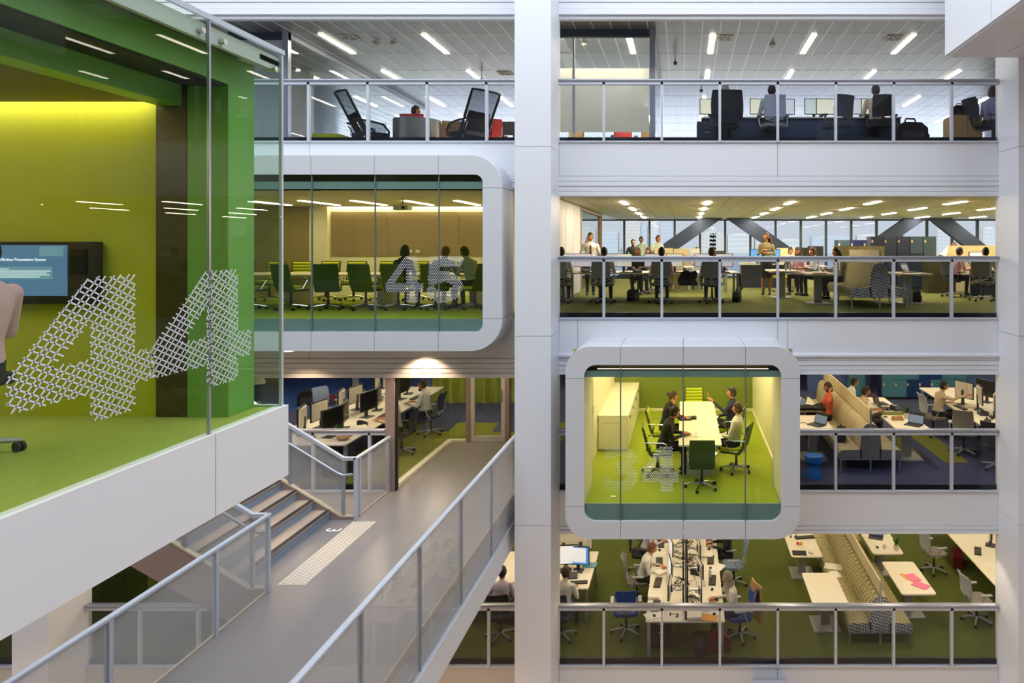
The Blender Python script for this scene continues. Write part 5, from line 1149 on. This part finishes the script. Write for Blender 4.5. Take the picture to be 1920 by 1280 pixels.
PT.place((5.30, 16.2, Z), 0, 'pedestal table with laptop and cup right of the houndstooth sofa')
lp.place((5.38, 16.2, Z+TOP), .8, 'dark open laptop on the table right of the houndstooth sofa'); cup.place((5.15, 16.0, Z+TOP), 0, 'cup with white lid on the table right of the houndstooth sofa'); fo.place((5.1, 16.6, Z+TOP), .3, 'orange folder on the table right of the houndstooth sofa', remap={'paper_pink': 'paper_orange'}); sp.place((5.45, 15.8, Z+TOP), .8, 'white sheet on the table right of the houndstooth sofa')
bag.place((5.62, 16.5, Z), 1.2, 'dark bag hanging low behind the pedestal of the laptop table')
for c in range(4):
    for k in range(3):
        LK[('dark', 'dark', 'teal', 'violet')[(c+k) % 4]].place((gx(1570, 22)+.2+.41*c, 22.0, Z+.52*k-.02*(k == 9)), 0, 'locker %s of the lower blue bank, %s column from the wood screen' % (('at the floor', 'in the middle', 'on top')[k], ('first', 'second', 'third', 'last')[c]), 'lower bank of blue lockers', remap={'locker_teal': 'locker_slate', 'locker_violet': 'locker_dark'})
for c in range(5):
    for k in range(3):
        LK[('dark', 'dark', 'dark', 'teal')[(c+(3 if k < 2 else c == 4)) % 4] if c < 4 or k < 2 else 'teal'].place((gx(1632, 21.2)+.2+.41*c, 21.2, Z+.10+.52*k), 0, 'locker %s of the taller blue bank, %s column' % (('at the floor', 'in the middle', 'on top')[k], ('first', 'second', 'third', 'fourth', 'last')[c]), 'taller bank of blue lockers', remap={'locker_teal': 'locker_slate', 'locker_dark': 'locker_body'})
one('locker_plinth', MB().box(0, 0, 0, 2.05, .45, .10), 'dark_edge', 'dark plinth under the taller bank of blue lockers', 'plinth', (gx(1632, 21.2), 21.2, Z), smooth=False)
# right-hand workstation of the water-view office
floor_screen('long beige screen behind the two seated men near the wide column', gx(1778, 20.4), gx(1890, 20.4), 20.4, Z, 1.38, 'screen_wood', 4)
one('storage_cabinet', MB().box(-.4, -.25, 0, .4, .25, 1.05).box(-.39, -.262, .03, -.005, -.25, 1.03).box(.005, -.262, .03, .39, -.25, 1.03), 'dark_panel', 'dark wooden cabinet left of the pink-shirted man', 'cabinet', (gx(1760, 20), 20.0, Z), smooth=False)
bench_desk('white desk of the two men sitting before the beige screen', gx(1806, 18.6), gx(1900, 18.6), 18.1, 19.7, Z, panel='navy_panel')
person('type', (gx(1792, 18.3), 18.3, Z), -H+.2, 'man in pink shirt in profile, reaching over the desk', shirt='shirt_pink', skin='skin_b'); CH['dark'].place((gx(1788, 18.3), 18.3, Z), -H+.2, 'dark chair of the man in the pink shirt')
person('type', (gx(1850, 16.9), 17.0, Z), -.6, 'man with black hair in white shirt beside the wide white column', shirt='shirt_white'); CH['tan'].place((gx(1842, 16.9), 16.9, Z), -.6, 'grey mesh chair beside the wide white column in the water-view office')
MON['white'].place((gx(1829, 18.9), 18.9, Z+TOP), .3, 'monitor with white screen between the two men near the wide column')
kb.place((gx(1815, 18.5), 18.5, Z+TOP), 1.2, 'keyboard under the hands of the pink-shirted man')
person('bend', (gx(1765, 26), 26.0, Z), -H, 'bald man in white shirt bending forward near the far windows', shirt='shirt_white', skin='skin_c', hair=None); person('type', (gx(1748, 23), 23.0, Z), PI, 'dark head of a seated person right of the blue lockers', shirt='shirt_grey'); person('type', (gx(1717, 23), 23.0, Z), PI, 'dark head half hidden by the blue lockers', shirt='shirt_grey')

# ================================================================= blue carpet office
Z = F3
double_sofa('double-sided plain beige sofa with curved back pads on the blue carpet', (3.80, 13.9, Z), 7, 'sofa_beige', 'sofa_grey', ('screen_wood', 'tall beige board screen along the spine of the plain beige sofa'))
PT.place((2.80, 14.9, Z), 0, 'white table with a laptop, next to the blue stool'); PT.place((2.85, 16.8, Z), 0, 'white table in front of the orange-shirted woman'); PT.place((4.85, 14.9, Z), 0, 'white table with a small plant, right of the beige sofa'); PT.place((4.75, 16.75, Z), 0, 'white table with laptops, right of the board screen')
lp.place((2.85, 14.75, Z+TOP), -.9, 'open black laptop on the table by the blue stool'); lp.place((2.72, 16.5, Z+TOP), -1.4, 'laptop on the table of the orange-shirted woman'); one('cable', MB().tube([(-.3, .1, .005), (-.15, .02, .005), (0, .12, .005), (.08, -.05, .005), (.2, 0, .005)], .006, 6), 'cable', 'thin cable lying across the table by the blue stool', 'cable', (2.62, 14.85, Z+TOP))
stool.place((gx(1526, 13.65), 13.65, Z), 0, 'bright blue drum-shaped stool beside the numbered 34 pod')
person('sofa', (3.42, 16.35, Z), H, 'woman in orange cardigan leaning on the beige sofa, hand at her head', shirt='shirt_orange', hair='bob', hcol='hair_brown')
bag.place((3.35, 14.6, Z+.455), 1.3, 'dark bag lying on the near seat of the beige sofa', scale=.9); one('coat', MB().grid(lambda u, v: ((u-.5)*.62, (v-.5)*.34, .03+.06*math.sin(u*5)*math.sin(v*4)), 10, 6, .05), 'bag', 'dark folded coat on the table of the orange-shirted woman', 'coat', (3.0, 16.15, Z+TOP+.05))
person('type_f', (4.12, 17.1, Z), -H, 'farther dark-haired person behind the board screen', shirt='shirt_white', hair='short')
person('type', (4.12, 15.95, Z), -H, 'nearer dark-haired person reaching to a laptop behind the board screen', shirt='shirt_tan')
lp.place((4.78, 16.25, Z+TOP), H, 'blue-screened laptop in front of the nearer dark-haired person'); lp.place((4.85, 16.75, Z+TOP), H+.2, 'farther laptop with pinkish lid on the same table'); ph.place((5.0, 16.12, Z+TOP), .4, 'black desk phone on the table edge right of the board screen'); hs.place((4.83, 16.08, Z+TOP), .5, 'black headset beside the desk phone, right of the board screen'); sp.place((4.65, 17.2, Z+TOP), .3, 'white sheet at the far end of the laptop table')
plt.place((5.0, 15.35, Z+TOP), 0, 'small green plant in white pot on the table with an L of papers'); lp.place((4.95, 14.75, Z+TOP), -.7, 'open laptop with pale screen below the small plant'); one('handbag', MB().prism([(-.13, 0), (.13, 0), (.09, .09), (-.10, .08)], -.06, .06, 'y'), 'cardboard', 'small beige pouch on the table with the plant', 'pouch', (4.75, 15.2, Z+TOP)); one('puck', MB().lathe([(.05, 0), (.05, .015), (.02, .025)], 14), 'dark_grey', 'round dark puck on the table with the plant', 'puck', (4.55, 15.45, Z+TOP))
for c in range(7):
    for k in range(3):
        LK['navy' if (c*2+k*3) % 5 in (1, 4) else 'teal'].place((5.95+.36*c+.18, 20.5, Z+.08+.52*k), 0, 'locker %s of the teal and navy wall, %s column' % (('at the floor', 'in the middle', 'on top')[k], ('first', 'second', 'third', 'fourth', 'fifth', 'sixth', 'last')[c]), 'teal and navy locker wall')
one('locker_plinth', MB().box(0, 0, 0, 2.6, .45, .08), 'dark_edge', 'black plinth under the teal and navy lockers', 'plinth', (5.93, 20.5, Z), smooth=False)
struct('wall_blue', MB().box(3.9, 21.6, Z, 5.9, 21.8, C3), 'locker_violet'); struct('wall_blue_side', MB().box(8.55, 20.6, Z, 11, 20.8, C3), 'locker_violet')
one('storage_cabinet', MB().box(-.25, 0, 0, .25, .4, 1.9).box(-.24, -.012, .05, .24, 0, 1.88), 'locker_teal', 'teal cupboard against the blue back wall', 'cabinet', (5.35, 21.1, Z), smooth=False)
RD = bench_desk('long white desk with monitors beside the wide column, on the blue carpet', 6.42, 8.1, 13.5, 18.7, Z, seam=2, panel=None)
person('reach', (6.15, 16.6, Z), -H+.1, 'man in tan shirt reaching out to his monitor on the blue carpet', shirt='shirt_tan'); CH['grey'].place((6.05, 16.6, Z), -H+.1, 'light grey chair of the man reaching to his monitor')
CH['tan'].place((6.2, 15.15, Z), -.45, 'empty grey mesh chair at the long desk on the blue carpet'); CH['dark'].place((6.45, 14.1, Z), -.8, 'dark chair beside the wide column on the blue carpet')
for x, y, a, s_, lab in ((6.85, 16.7, H+.5, 'white', 'white monitor that the tan-shirted man touches'), (7.0, 16.15, H-.2, 'blue', 'monitor turned edge-on right of the touched one'), (7.05, 15.4, H-.55, 'white', 'nearest white monitor facing the empty grey chair'), (7.45, 16.9, -H+.4, 'off', 'monitor seen from its cream back by the wide column'), (7.5, 15.7, -H-.3, 'off', 'second cream-backed monitor by the wide column')):
    MON[s_].place((x, y, Z+TOP), a, lab, scale=1.2)
kb.place((6.62, 16.35, Z+TOP), H+.1, 'black keyboard before the tan-shirted man'); kb.place((6.65, 15.0, Z+TOP), H-.5, 'black keyboard before the empty grey chair'); ph.place((6.85, 15.65, Z+TOP), H, 'dark phone between the two keyboards on the blue carpet desk'); ms.place((6.58, 16.0, Z+TOP), 0, 'mouse beside the tan-shirted man\'s keyboard'); sp.place((6.62, 15.7, Z+TOP), 1.2, 'white sheet between keyboards on the blue carpet desk'); stk.place((6.9, 16.35, Z+TOP), .3, 'white papers under the touched monitor')
hs.place((6.8, 15.2, Z+TOP), .3, 'black headset at the nearest white monitor')
CH['tan'].place((2.9, 19.4, Z), 2.6, 'grey mesh chair far behind the orange-shirted woman'); CH['dark'].place((1.95, 20.2, Z), .6, 'dark chair in the dim far corner beside the 34 pod')
# behind the staircase
LD = bench_desk('cluttered white desk with two rows of monitors behind the staircase', -8.4, -6.6, 13.3, 18.8, Z, seam=3)
for i, y in enumerate((14.0, 15.6, 17.4)):
    n = ('nearest', 'middle', 'farthest')[i]
    MON['off'].place((-7.85, y, Z+TOP), -H+.25, 'cream-backed monitor with its back to the doorway, %s of its row' % n, scale=1.25); MON['white'].place((-7.8, y+.58, Z+TOP), -H-.15, 'slanted cream-backed monitor with its back to the doorway, %s of its row' % n, scale=1.2)
    MONB['off'].place((-7.15, y-.15, Z+TOP), H-.2, 'black monitor turned to the doorway, %s of its row' % n, scale=1.25); MONB['off'].place((-7.2, y+.5, Z+TOP), H+.25, 'black slanted monitor turned to the doorway, %s of its row' % n, scale=1.2)
    kb.place((-6.85, y, Z+TOP), H, 'black keyboard on the cluttered desk, %s of its row' % n); ph.place((-6.95, y+.75, Z+TOP), H+.3, 'desk phone on the cluttered desk, %s of three' % n); stk.place((-6.85, y+.45, Z+TOP), .4, 'pile of papers on the cluttered desk, %s of three' % n)
    kb.place((-8.2, y, Z+TOP), H, 'black keyboard on the far side of the cluttered desk, %s of three' % n); sp.place((-6.8, y-.5, Z+TOP), .3*i, 'loose white sheet on the cluttered desk, %s of three' % n)
plt.place((-6.95, 13.75, Z+TOP), 0, 'leafy plant at the near end of the cluttered desk'); one('bowl', MB().lathe([(.06, 0), (.13, .07), (.125, .075), (.05, .01)], 18), 'cardboard', 'shallow tan bowl at the near end of the cluttered desk', 'bowl', (-6.8, 13.6, Z+TOP))
CH['dark'].place((-9.05, 14.5, Z), -H+.2, 'dark blue-grey chair at the far side of the cluttered desk', remap={'mesh_dark': 'carpet_blue', 'seat_dark': 'carpet_blue'}); CH['sky'].place((-9.0, 17.2, Z), -H-.5, 'pale blue chair at the far side of the cluttered desk')
person('type', (-6.3, 16.7, Z), H-.1, 'man in white shirt in a chair behind the glass wall of the bridge', shirt='shirt_white', skin='skin_b', hcol='hair_brown'); CH['blue'].place((-6.2, 16.7, Z), H-.1, 'dark blue chair of the man in white behind the glass wall', remap={'seat_blue': 'trousers_navy'})
person('type_f', (-6.35, 15.1, Z), H, 'woman with brown hair behind the glass wall, nearest the steel post', shirt='shirt_tan', hcol='hair_brown', hair='bob'); CH['dark'].place((-6.25, 15.1, Z), H, 'dark chair of the woman nearest the steel post')
bag.place((-10.9, 19.8, Z), .4, 'black bag on the dark blue carpet behind the desks', scale=1.3); bag.place((-10.3, 19.7, Z), 1.0, 'dark red bag on the dark blue carpet behind the desks', remap={'bag': 'bag_red'})
PT.place((-12.6, 19.8, Z), .6, 'white table far back on the dark blue carpet'); PT.place((-10.4, 21.6, Z), .6, 'grey table farthest back on the bright blue carpet', remap={'desk_white': 'dark_grey'}); CH['dark'].place((-8.9, 21.8, Z), .6, 'dark chair farthest back on the bright blue carpet')
ped.place((-6.95, 13.75, Z), 0, 'drawer unit under the near end of the cluttered desk')

# ================================================================= lowest green office
Z = 0.0
double_sofa('double-sided houndstooth sofa on the lowest green carpet', (3.87, 13.45, Z), 7, 'sofa_check', 'sofa_check_end', ('screen_pale', 'pale board screen along the spine of the lowest houndstooth sofa'))
for x, y, lab in ((2.93, 14.22, 'empty white table left of the lowest houndstooth sofa'), (2.83, 16.45, 'white table with a keyboard and fruit left of the lowest houndstooth sofa'), (4.83, 14.75, 'white table with pink papers right of the lowest houndstooth sofa'), (4.75, 16.6, 'white table with an open laptop right of the lowest houndstooth sofa')): PT.place((x, y, Z), 0, lab)
fo.place((4.92, 14.72, TOP), .25, 'upper pink folder with a yellow edge on the white table'); fo.place((4.98, 14.38, TOP), .75, 'lower pink folder turned askew on the white table'); one('note_pad', MB().box(-.04, -.15, 0, .04, .15, .008), 'paper_orange', 'yellow strip of paper beside the upper pink folder', 'paper', (4.77, 14.75, TOP), .25, smooth=False)
lp.place((4.70, 16.75, TOP), -.35, 'open laptop on the right table of the lowest office'); fo.place((4.92, 17.1, TOP), .1, 'teal folder beside the open laptop of the lowest office', remap={'paper_pink': 'paper_teal'}); plt.place((4.98, 16.05, TOP), 0, 'small plant on the table corner with the open laptop'); ms.place((4.58, 16.2, TOP), .2, 'mouse below the open laptop of the lowest office'); cup.place((4.72, 16.12, TOP), 0, 'pale cup below the open laptop of the lowest office')
kb.place((2.95, 16.75, TOP), .15, 'black keyboard on the left table of the lowest office', scale=1.1); hs.place((2.68, 16.75, TOP), .2, 'black headset on the left table of the lowest office')
for i, (dx, mt) in enumerate((( 0, 'paper_red'), (.08, 'paper_orange'))): one('fruit', MB().ball((0, 0, .035), .037, 12, 8).tube([(0, 0, .068), (.004, 0, .085)], .004, 5), mt, ('red apple' if i == 0 else 'orange fruit')+' on the left table of the lowest office', 'fruit', (2.72+dx, 16.35, TOP))
sp.place((2.98, 16.25, TOP), .1, 'white sheet on the left table of the lowest office'); fo.place((2.68, 15.9, TOP), 1.5, 'black folder at the near edge of the left table', remap={'paper_pink': 'black_plastic'}); one('mobile_phone', MB().prism(rrect(.07, .14, .01, 2), 0, .01), 'mesh_grey', 'grey mobile phone at the near edge of the left table', 'phone', (2.95, 15.9, TOP), .5)
pp.place((3.36, 15.85, .456), -.3, 'open magazine on the seat of the lowest houndstooth sofa'); sp.place((3.42, 15.45, .456), .2, 'white sheet on the sofa seat below the magazine')
# central double desk with spine
CD = bench_desk('big white double desk with tangled cables on the lowest green carpet', -.74, .78, 13.0, 18.4, Z, seam=4)
sp_ = MB(); sp_.box(-.02, -2.65, .0, .02, 2.65, .16)
q = root('cable_tray', 'black cable spine along the middle of the big double desk', 'cable tray', (.03, 15.7, TOP)); obj('rail', sp_, 'cable', q, smooth=False)
cb = MB(); rc = random.Random(11)
for i in range(42):
    y = rc.uniform(-2.6, 2.6); s = rc.choice((-1, 1)); P = [(0, y, .05)]
    for k in range(4): P.append((s*rc.uniform(.04, .30), y+rc.uniform(-.25, .25), rc.uniform(.01, .12)))
    cb.tube(P, rc.uniform(.004, .008), 5)
obj('cables', cb, 'cable', q, kind='stuff')
for i in range(5):
    y = 13.55+.95*i; n = ('nearest', 'second nearest', 'middle', 'second farthest', 'farthest')[i]
    ma.place((-.30, y+.1, TOP), -H+rc.uniform(-.3, .3), 'arm-mounted monitor facing the left chairs of the double desk, %s of five' % n); ma.place((.34, y, TOP), H+rc.uniform(-.35, .35), 'arm-mounted monitor facing the right chairs of the double desk, %s of five' % n)
    kb.place((-.56, y, TOP), H+rc.uniform(-.1, .1), 'black keyboard on the left half of the double desk, %s of five' % n); kb.place((.60, y+.1, TOP), H+rc.uniform(-.1, .1), 'black keyboard on the right half of the double desk, %s of five' % n)
    ms.place((-.58, y-.36, TOP), .2, 'mouse on the left half of the double desk, %s of five' % n); ms.place((.58, y-.30, TOP), -.2, 'mouse on the right half of the double desk, %s of five' % n)
    (ph if i % 2 else stk).place((.20+.06*(i % 2), y+.42, TOP), 1.2, '%s in the right half of the double desk, %s along it' % ('dark phone' if i % 2 else 'pile of papers', n)); (stk if i % 2 else sp).place((-.55, y+.45, TOP), .4+.3*i, '%s on the left half of the double desk, %s along it' % ('pile of papers' if i % 2 else 'white sheet', n))
for i, (x, y, pr, lab) in enumerate(((-.62, 13.95, stk, 'tall pile of papers by the mug on the double desk'), (-.28, 14.9, sp, 'white sheet under the monitor of the bent man'), (.66, 15.1, pp, 'open document before the pale blue chair'), (.5, 15.75, stk, 'pile of papers past the bottle on the double desk'), (-.6, 13.2, fo, 'white tray at the near left corner of the double desk'), (.25, 14.0, cup, 'white cup behind the right monitors of the double desk'), (-.2, 13.2, hs, 'black headset at the near end of the cable spine'))):
    pr.place((x, y, TOP), .5*i, lab, remap={'paper_pink': 'paper'} if pr is fo else None)
bo.place((.55, 14.72, TOP), 0, 'bottle with red cap on the right half of the double desk'); cup.place((-.42, 13.5, TOP), 0, 'dark mug by the nearest left keyboard', remap={'pot': 'dark_grey'}); fo.place((.48, 13.12, TOP), 1.4, 'orange envelope at the near edge of the double desk', remap={'paper_pink': 'paper_orange'}); stk.place((.18, 13.2, TOP), .1, 'fanned papers at the near edge of the double desk', scale=1.2)
bin_.place((.30, 13.2, 0), 0, 'dark waste bin under the near end of the double desk'); ped.place((-.45, 13.6, 0), 0, 'drawer unit under the near left end of the double desk')
CH['tan'].place((-1.05, 15.15, 0), -H, 'pale grey chair of the white-shirted man at the double desk'); person('write', (-.95, 15.15, 0), -H, 'white-shirted man bent over the left side of the double desk', skin='skin_a', hcol='hair_red')
CH['dark'].place((-1.05, 16.5, 0), -H, 'dark chair behind the white-shirted man at the double desk'); person('write', (-.95, 16.5, 0), -H, 'person in pale shirt half hidden under the pod edge, left of the double desk', shirt='shirt_lilac')
CH['sky'].place((1.15, 15.9, 0), H, 'pale blue chair on the right of the double desk'); person('type', (1.05, 16.3, 0), H, 'person in dark suit at the right side of the double desk', shirt='suit_black', legs='suit_black')
CH['blue'].place((1.12, 13.75, 0), H+.15, 'chair with a tan coat on its back at the right of the double desk'); person('type_f', (1.0, 13.75, 0), H+.1, 'woman in grey headscarf and white blouse at the right of the double desk', shirt='shirt_white', hair='scarf', hcol='hair_grey', legs='trousers_navy')
one('coat', MB().grid(lambda u, v: ((u-.5)*(.46+.08*v), -.33-.04*math.cos(4*u)+.02*math.sin(8*v), 1.08-.72*v), 10, 8, .04), 'cardboard', 'tan coat hanging on the chair of the headscarfed woman', 'coat', (1.12, 13.75, 0), H+.15)
CH['blue'].place((gx(1174, 13.9), 13.9, 0), .08, 'empty blue chair with pale frame on the lowest green carpet')
bag.place((.62, 13.3, 0), .2, 'dark red bag under the near right end of the double desk', remap={'bag': 'bag_red', 'dark_grey': 'bag_red'}, scale=1.1)
# left desk by the white column
bench_desk('white desk with two bright monitors behind the white column, lowest floor', -5.3, -2.0, 14.25, 16.0, Z, seam=None)
MON['white'].place((gx(1060, 14.95), 15.0, TOP), .1, 'bright monitor half hidden by the white column, lowest floor', scale=1.25); m_ = MON['blue'].place((gx(1083, 15), 15.0, TOP), -.12, 'monitor with white page on blue screen left of the blue chair', scale=1.2)
obj('page', MB().box(-.17, -.019, .18, .16, -.016, .44), 'screen_white', [c_ for c_ in m_.children if c_.name.startswith('screen')][0], smooth=False)
MON['off'].place((gx(1062, 16), 15.7, TOP), PI, 'cream-backed monitor behind the bright ones, by the white column', scale=1.2); MON['off'].place((gx(1092, 16), 15.75, TOP), PI+.1, 'second cream-backed monitor behind the bright ones', scale=1.2)
person('type', (gx(1056, 13.8), 13.85, 0), -.2, 'man in white shirt at the bright monitors beside the white column', hcol='hair_brown'); CH['dark'].place((gx(1054, 13.8), 13.75, 0), -.2, 'dark chair of the man at the bright monitors')
kb.place((gx(1082, 14.5), 14.5, TOP), .1, 'black keyboard below the blue-screened monitor, lowest floor'); ph.place((gx(1074, 14.75), 14.75, TOP), .1, 'dark desk phone below the bright monitors, lowest floor'); fo.place((gx(1102, 15), 15.3, TOP), 1.5, 'dark teal folder at the desk edge by the bright monitors', remap={'paper_pink': 'locker_teal'})
CH['dark'].place((gx(938, 13.75), 13.75, 0), .05, 'black chair seen between footbridge and white column', remap={'mesh_dark': 'black_plastic'}); person('type', (gx(938, 13.8), 13.85, 0), 0, 'dark-haired person in lilac shirt between footbridge and white column', shirt='shirt_lilac', skin='skin_c')
for x, lab in ((-3.55, 'first'), (-4.2, 'second')): stk.place((x, 14.6, TOP), .3, '%s pile of papers on the desk between footbridge and column' % lab)
# right-hand desk
bench_desk('long white desk beside the wide column on the lowest green carpet', 6.55, 8.2, 13.9, 18.4, Z, seam=3)
CH['grey'].place((6.05, 16.55, 0), -H+.25, 'grey mesh chair before the dark red bag on the lowest floor'); CH['grey'].place((6.15, 14.35, 0), -H+.15, 'grey mesh chair beside the wide column on the lowest floor')
bag.place((6.75, 16.9, 0), 1.3, 'dark red bag under the long desk by the wide column', remap={'bag': 'bag_red', 'dark_grey': 'bag_red'}, scale=1.2)
for i, y in enumerate((14.6, 16.0, 17.2)): kb.place((6.88, y, TOP), H-.4, 'dark keyboard on the long desk by the wide column, %s of three' % ('nearest', 'middle', 'farthest')[i]); MON['off'].place((7.35, y+.3, TOP), H-.5, 'dark monitor on the long desk by the wide column, %s of three' % ('nearest', 'middle', 'farthest')[i], scale=1.2)
fo.place((6.95, 14.35, TOP), .5, 'blue and green brochure on the long desk by the wide column', remap={'paper_pink': 'stool_blue'}); stk.place((6.8, 14.15, TOP), .6, 'pile of papers at the near corner of the long desk by the wide column'); sp.place((6.85, 15.3, TOP), .3, 'white sheet on the long desk by the wide column')
# under the footbridge
one('storage_cabinet', MB().box(-.5, -.25, 0, .5, .25, 1.5).box(-.49, -.262, .05, -.005, -.25, 1.48).box(.005, -.262, .05, .49, -.25, 1.48), 'carpet_green', 'tall dark green cabinet seen below the near white pod', 'cabinet', (gx(252, 15.2), 15.2, 0), smooth=False)
bench_desk('white desk with papers glimpsed below the stair', gx(380, 14.4), gx(470, 14.4), 14.0, 15.6, Z); stk.place((gx(405, 14.3), 14.3, TOP), .5, 'heap of papers on the desk glimpsed below the stair'); stk.place((gx(435, 14.5), 14.5, TOP), -.5, 'second heap of papers on the desk glimpsed below the stair')

# ================================================================= people and chairs in the pods
Z = E-4.40; tt = Z+.73
r = root('meeting_table', 'long cream meeting table in the green room of the 34 pod', 'table', (.295, 14.40, Z))
obj('tabletop', MB().prism(rrect(.80, 3.55, .02, 2), .70, .73), 'desk_white', r)
for y in (-1.3, 1.3): obj('leg_panel', MB().box(-.25, y-.03, 0, .25, y+.03, .70), 'pedestal', r, smooth=False)
obj('beam', MB().box(-.04, -1.3, .55, .04, 1.3, .68), 'pedestal', r, smooth=False)
cc.place((.32, 12.45, Z), 0, 'green conference chair at the near end of the 34 pod table, back turned'); cc.place((.24, 16.55, Z), PI, 'lime-fronted conference chair at the far end of the 34 pod table')
cc.place((1.02, 13.40, Z), H-.35, 'green conference chair of the white-shirted man in the 34 pod'); cc.place((1.05, 14.85, Z), H-.2, 'conference chair of the man raising his hand in the 34 pod')
cc.place((-.52, 13.25, Z), -H+.05, 'conference chair of the man in black in the 34 pod'); cc.place((-.52, 14.6, Z), -H-.05, 'conference chair of the woman with pinned-up hair in the 34 pod')
person('write', (-.42, 13.25, Z), -H+.05, 'man in black suit writing at the 34 pod table', shirt='suit_black', legs='suit_black', skin='skin_b'); person('chin', (-.42, 14.6, Z), -H-.05, 'woman with pinned-up hair resting her chin at the 34 pod table', shirt='suit_black', legs='suit_black', hair='bun', hcol='hair_brown', skin='skin_b')
person('leanback', (.98, 13.45, Z), H-.35, 'man in white shirt and dark tie leaning back in the 34 pod', legs='suit_navy', hcol='hair_brown', extra=[('tie', MB().grid(lambda u, v: ((u-.5)*(.045+.03*v), .115+.03*v, .97-.30*v), 2, 4, .008), 'suit_black')]); person('raise', (1.0, 14.85, Z), H-.2, 'man in navy suit raising his hand with a pencil in the 34 pod', shirt='suit_navy', legs='suit_navy', extra=[('pencil', MB().tube([(-.17, .43, 1.07), (-.13, .47, 1.24)], .006, 6), 'paper_orange')])
cab = root('credenza', 'low white sideboard along the left wall of the 34 pod', 'sideboard', (-1.53, 16.5, Z))
obj('body', MB().box(-.32, -1.8, .03, .31, 1.78, .74), 'desk_white', cab, smooth=False); obj('worktop', MB().box(-.33, -1.81, .74, .33, 1.78, .765), 'desk_white', cab, smooth=False); obj('end_groove', MB().box(-.2, -1.815, .60, .12, -1.8, .61), 'desk_edge', cab, smooth=False); obj('plinth', MB().box(-.3, -1.78, 0, .28, 1.76, .03), 'pedestal', cab, smooth=False)
for i in range(4): d_ = obj('door', MB().box(.31, -1.79+i*.892, .04, .325, -.905+i*.892, .735), 'desk_white', cab, smooth=False); obj('handle', MB().box(.325, -1.40+i*.892, .60, .34, -1.31+i*.892, .65), 'dark_grey', d_, smooth=False)
lp.place((.02, 14.55, tt), H+.1, 'open laptop before the woman in the 34 pod'); pp.place((.05, 13.3, tt), .1, 'open white document before the man in black in the 34 pod', scale=1.1); sp.place((.62, 13.2, tt), .2, 'white sheet at the near corner of the 34 pod table'); pp.place((.42, 14.7, tt), -.2, 'open papers in the middle of the 34 pod table'); sp.place((.55, 14.05, tt), .9, 'loose white sheet by the tie-wearing man in the 34 pod')
one('glass_tumbler', MB().lathe([(.026, 0), (.032, .10), (.029, .10), (.024, .008)], 14), 'glass_clear', 'clear tumbler beside the document of the man in black', 'glass', (.22, 13.15, tt)); one('phone_set', MB().prism(rrect(.12, .16, .03, 3), 0, .05), 'black_plastic', 'small black conference phone beside the open papers', 'phone', (.20, 14.55, tt))
one('floor_box', MB().prism(rrect(.08, .05, .01, 2), 0, .012), 'white_paint', 'tiny white floor cover near the glass below the number 34', 'floor box', (gx(1151, 12.1), 12.0, Z))
# long pod
Z = E-1.30; tt = Z+.70
r = root('meeting_table', 'long pale boardroom table in the long pod, chairs along both sides', 'table', (-7.6, 15.2, Z))
obj('tabletop', MB().prism(rrect(7.6, 1.4, .05, 3), .67, .70), 'desk_white', r)
for x in (-3, -1, 1, 3): obj('leg_panel', MB().box(x-.04, -.45, 0, x+.04, .45, .67), 'pedestal', r, smooth=False)
near = [466, 543, 613, 684, 745]
ordn = ('first', 'second', 'third', 'fourth', 'fifth')
for i, u in enumerate(near): cc.place((gx(u, 13.95), 14.0, Z), [-.35, -.3, .3, -.1, -.15][i], 'dark green conference chair, %s on the near side of the boardroom table' % ordn[i])
for i, u in enumerate((450, 505, 560, 611, 663, 719, 780, 835)): cc.place((gx(u, 16.4), 16.4, Z), PI+[.1, -.1, .2, .05, .15, -.1, .1, 0][i], 'lime conference chair, %s along the far side of the boardroom table' % ('first', 'second', 'third', 'fourth', 'fifth', 'sixth', 'seventh', 'last')[i])
cc.place((gx(815, 13.95), 14.0, Z), .1, 'dark green conference chair under the person in the checked shirt'); cc.place((gx(888, 14.1), 14.2, Z), 1.1, 'conference chair under the grey-shirted man at the pod window')
person('type_f', (gx(748, 13.95), 14.08, Z), -.15, 'person with black bobbed hair seen from behind in the long pod', shirt='suit_black', hair='bob'); person('write', (gx(822, 13.95), 14.08, Z), -.1, 'person with reddish hair and checked shirt in the long pod', shirt='shirt_check', hcol='hair_red'); person('write', (gx(884, 14.1), 14.2, Z), 1.1, 'man in grey-green shirt in profile at the end of the long pod', shirt='shirt_green')
for u, y, lab in ((800, 15.0, 'before the checked-shirted person'), (850, 14.9, 'before the grey-shirted man')): sp.place((gx(u, y), y, tt), .3, 'white sheet on the boardroom table '+lab)
# near pod: person at the frame edge
Z = E-1.25
person('slump', (-4.04, 3.86, Z), H, 'person in pink shirt cut off by the picture edge, inside the near pod', shirt='shirt_pink')
CH['dark'].place((-4.24, 3.93, Z), H, 'black swivel stool of the pink-shirted person in the near pod', skip=('backrest', 'back_frame', 'armrest', 'arm_pad'), name='office_stool')
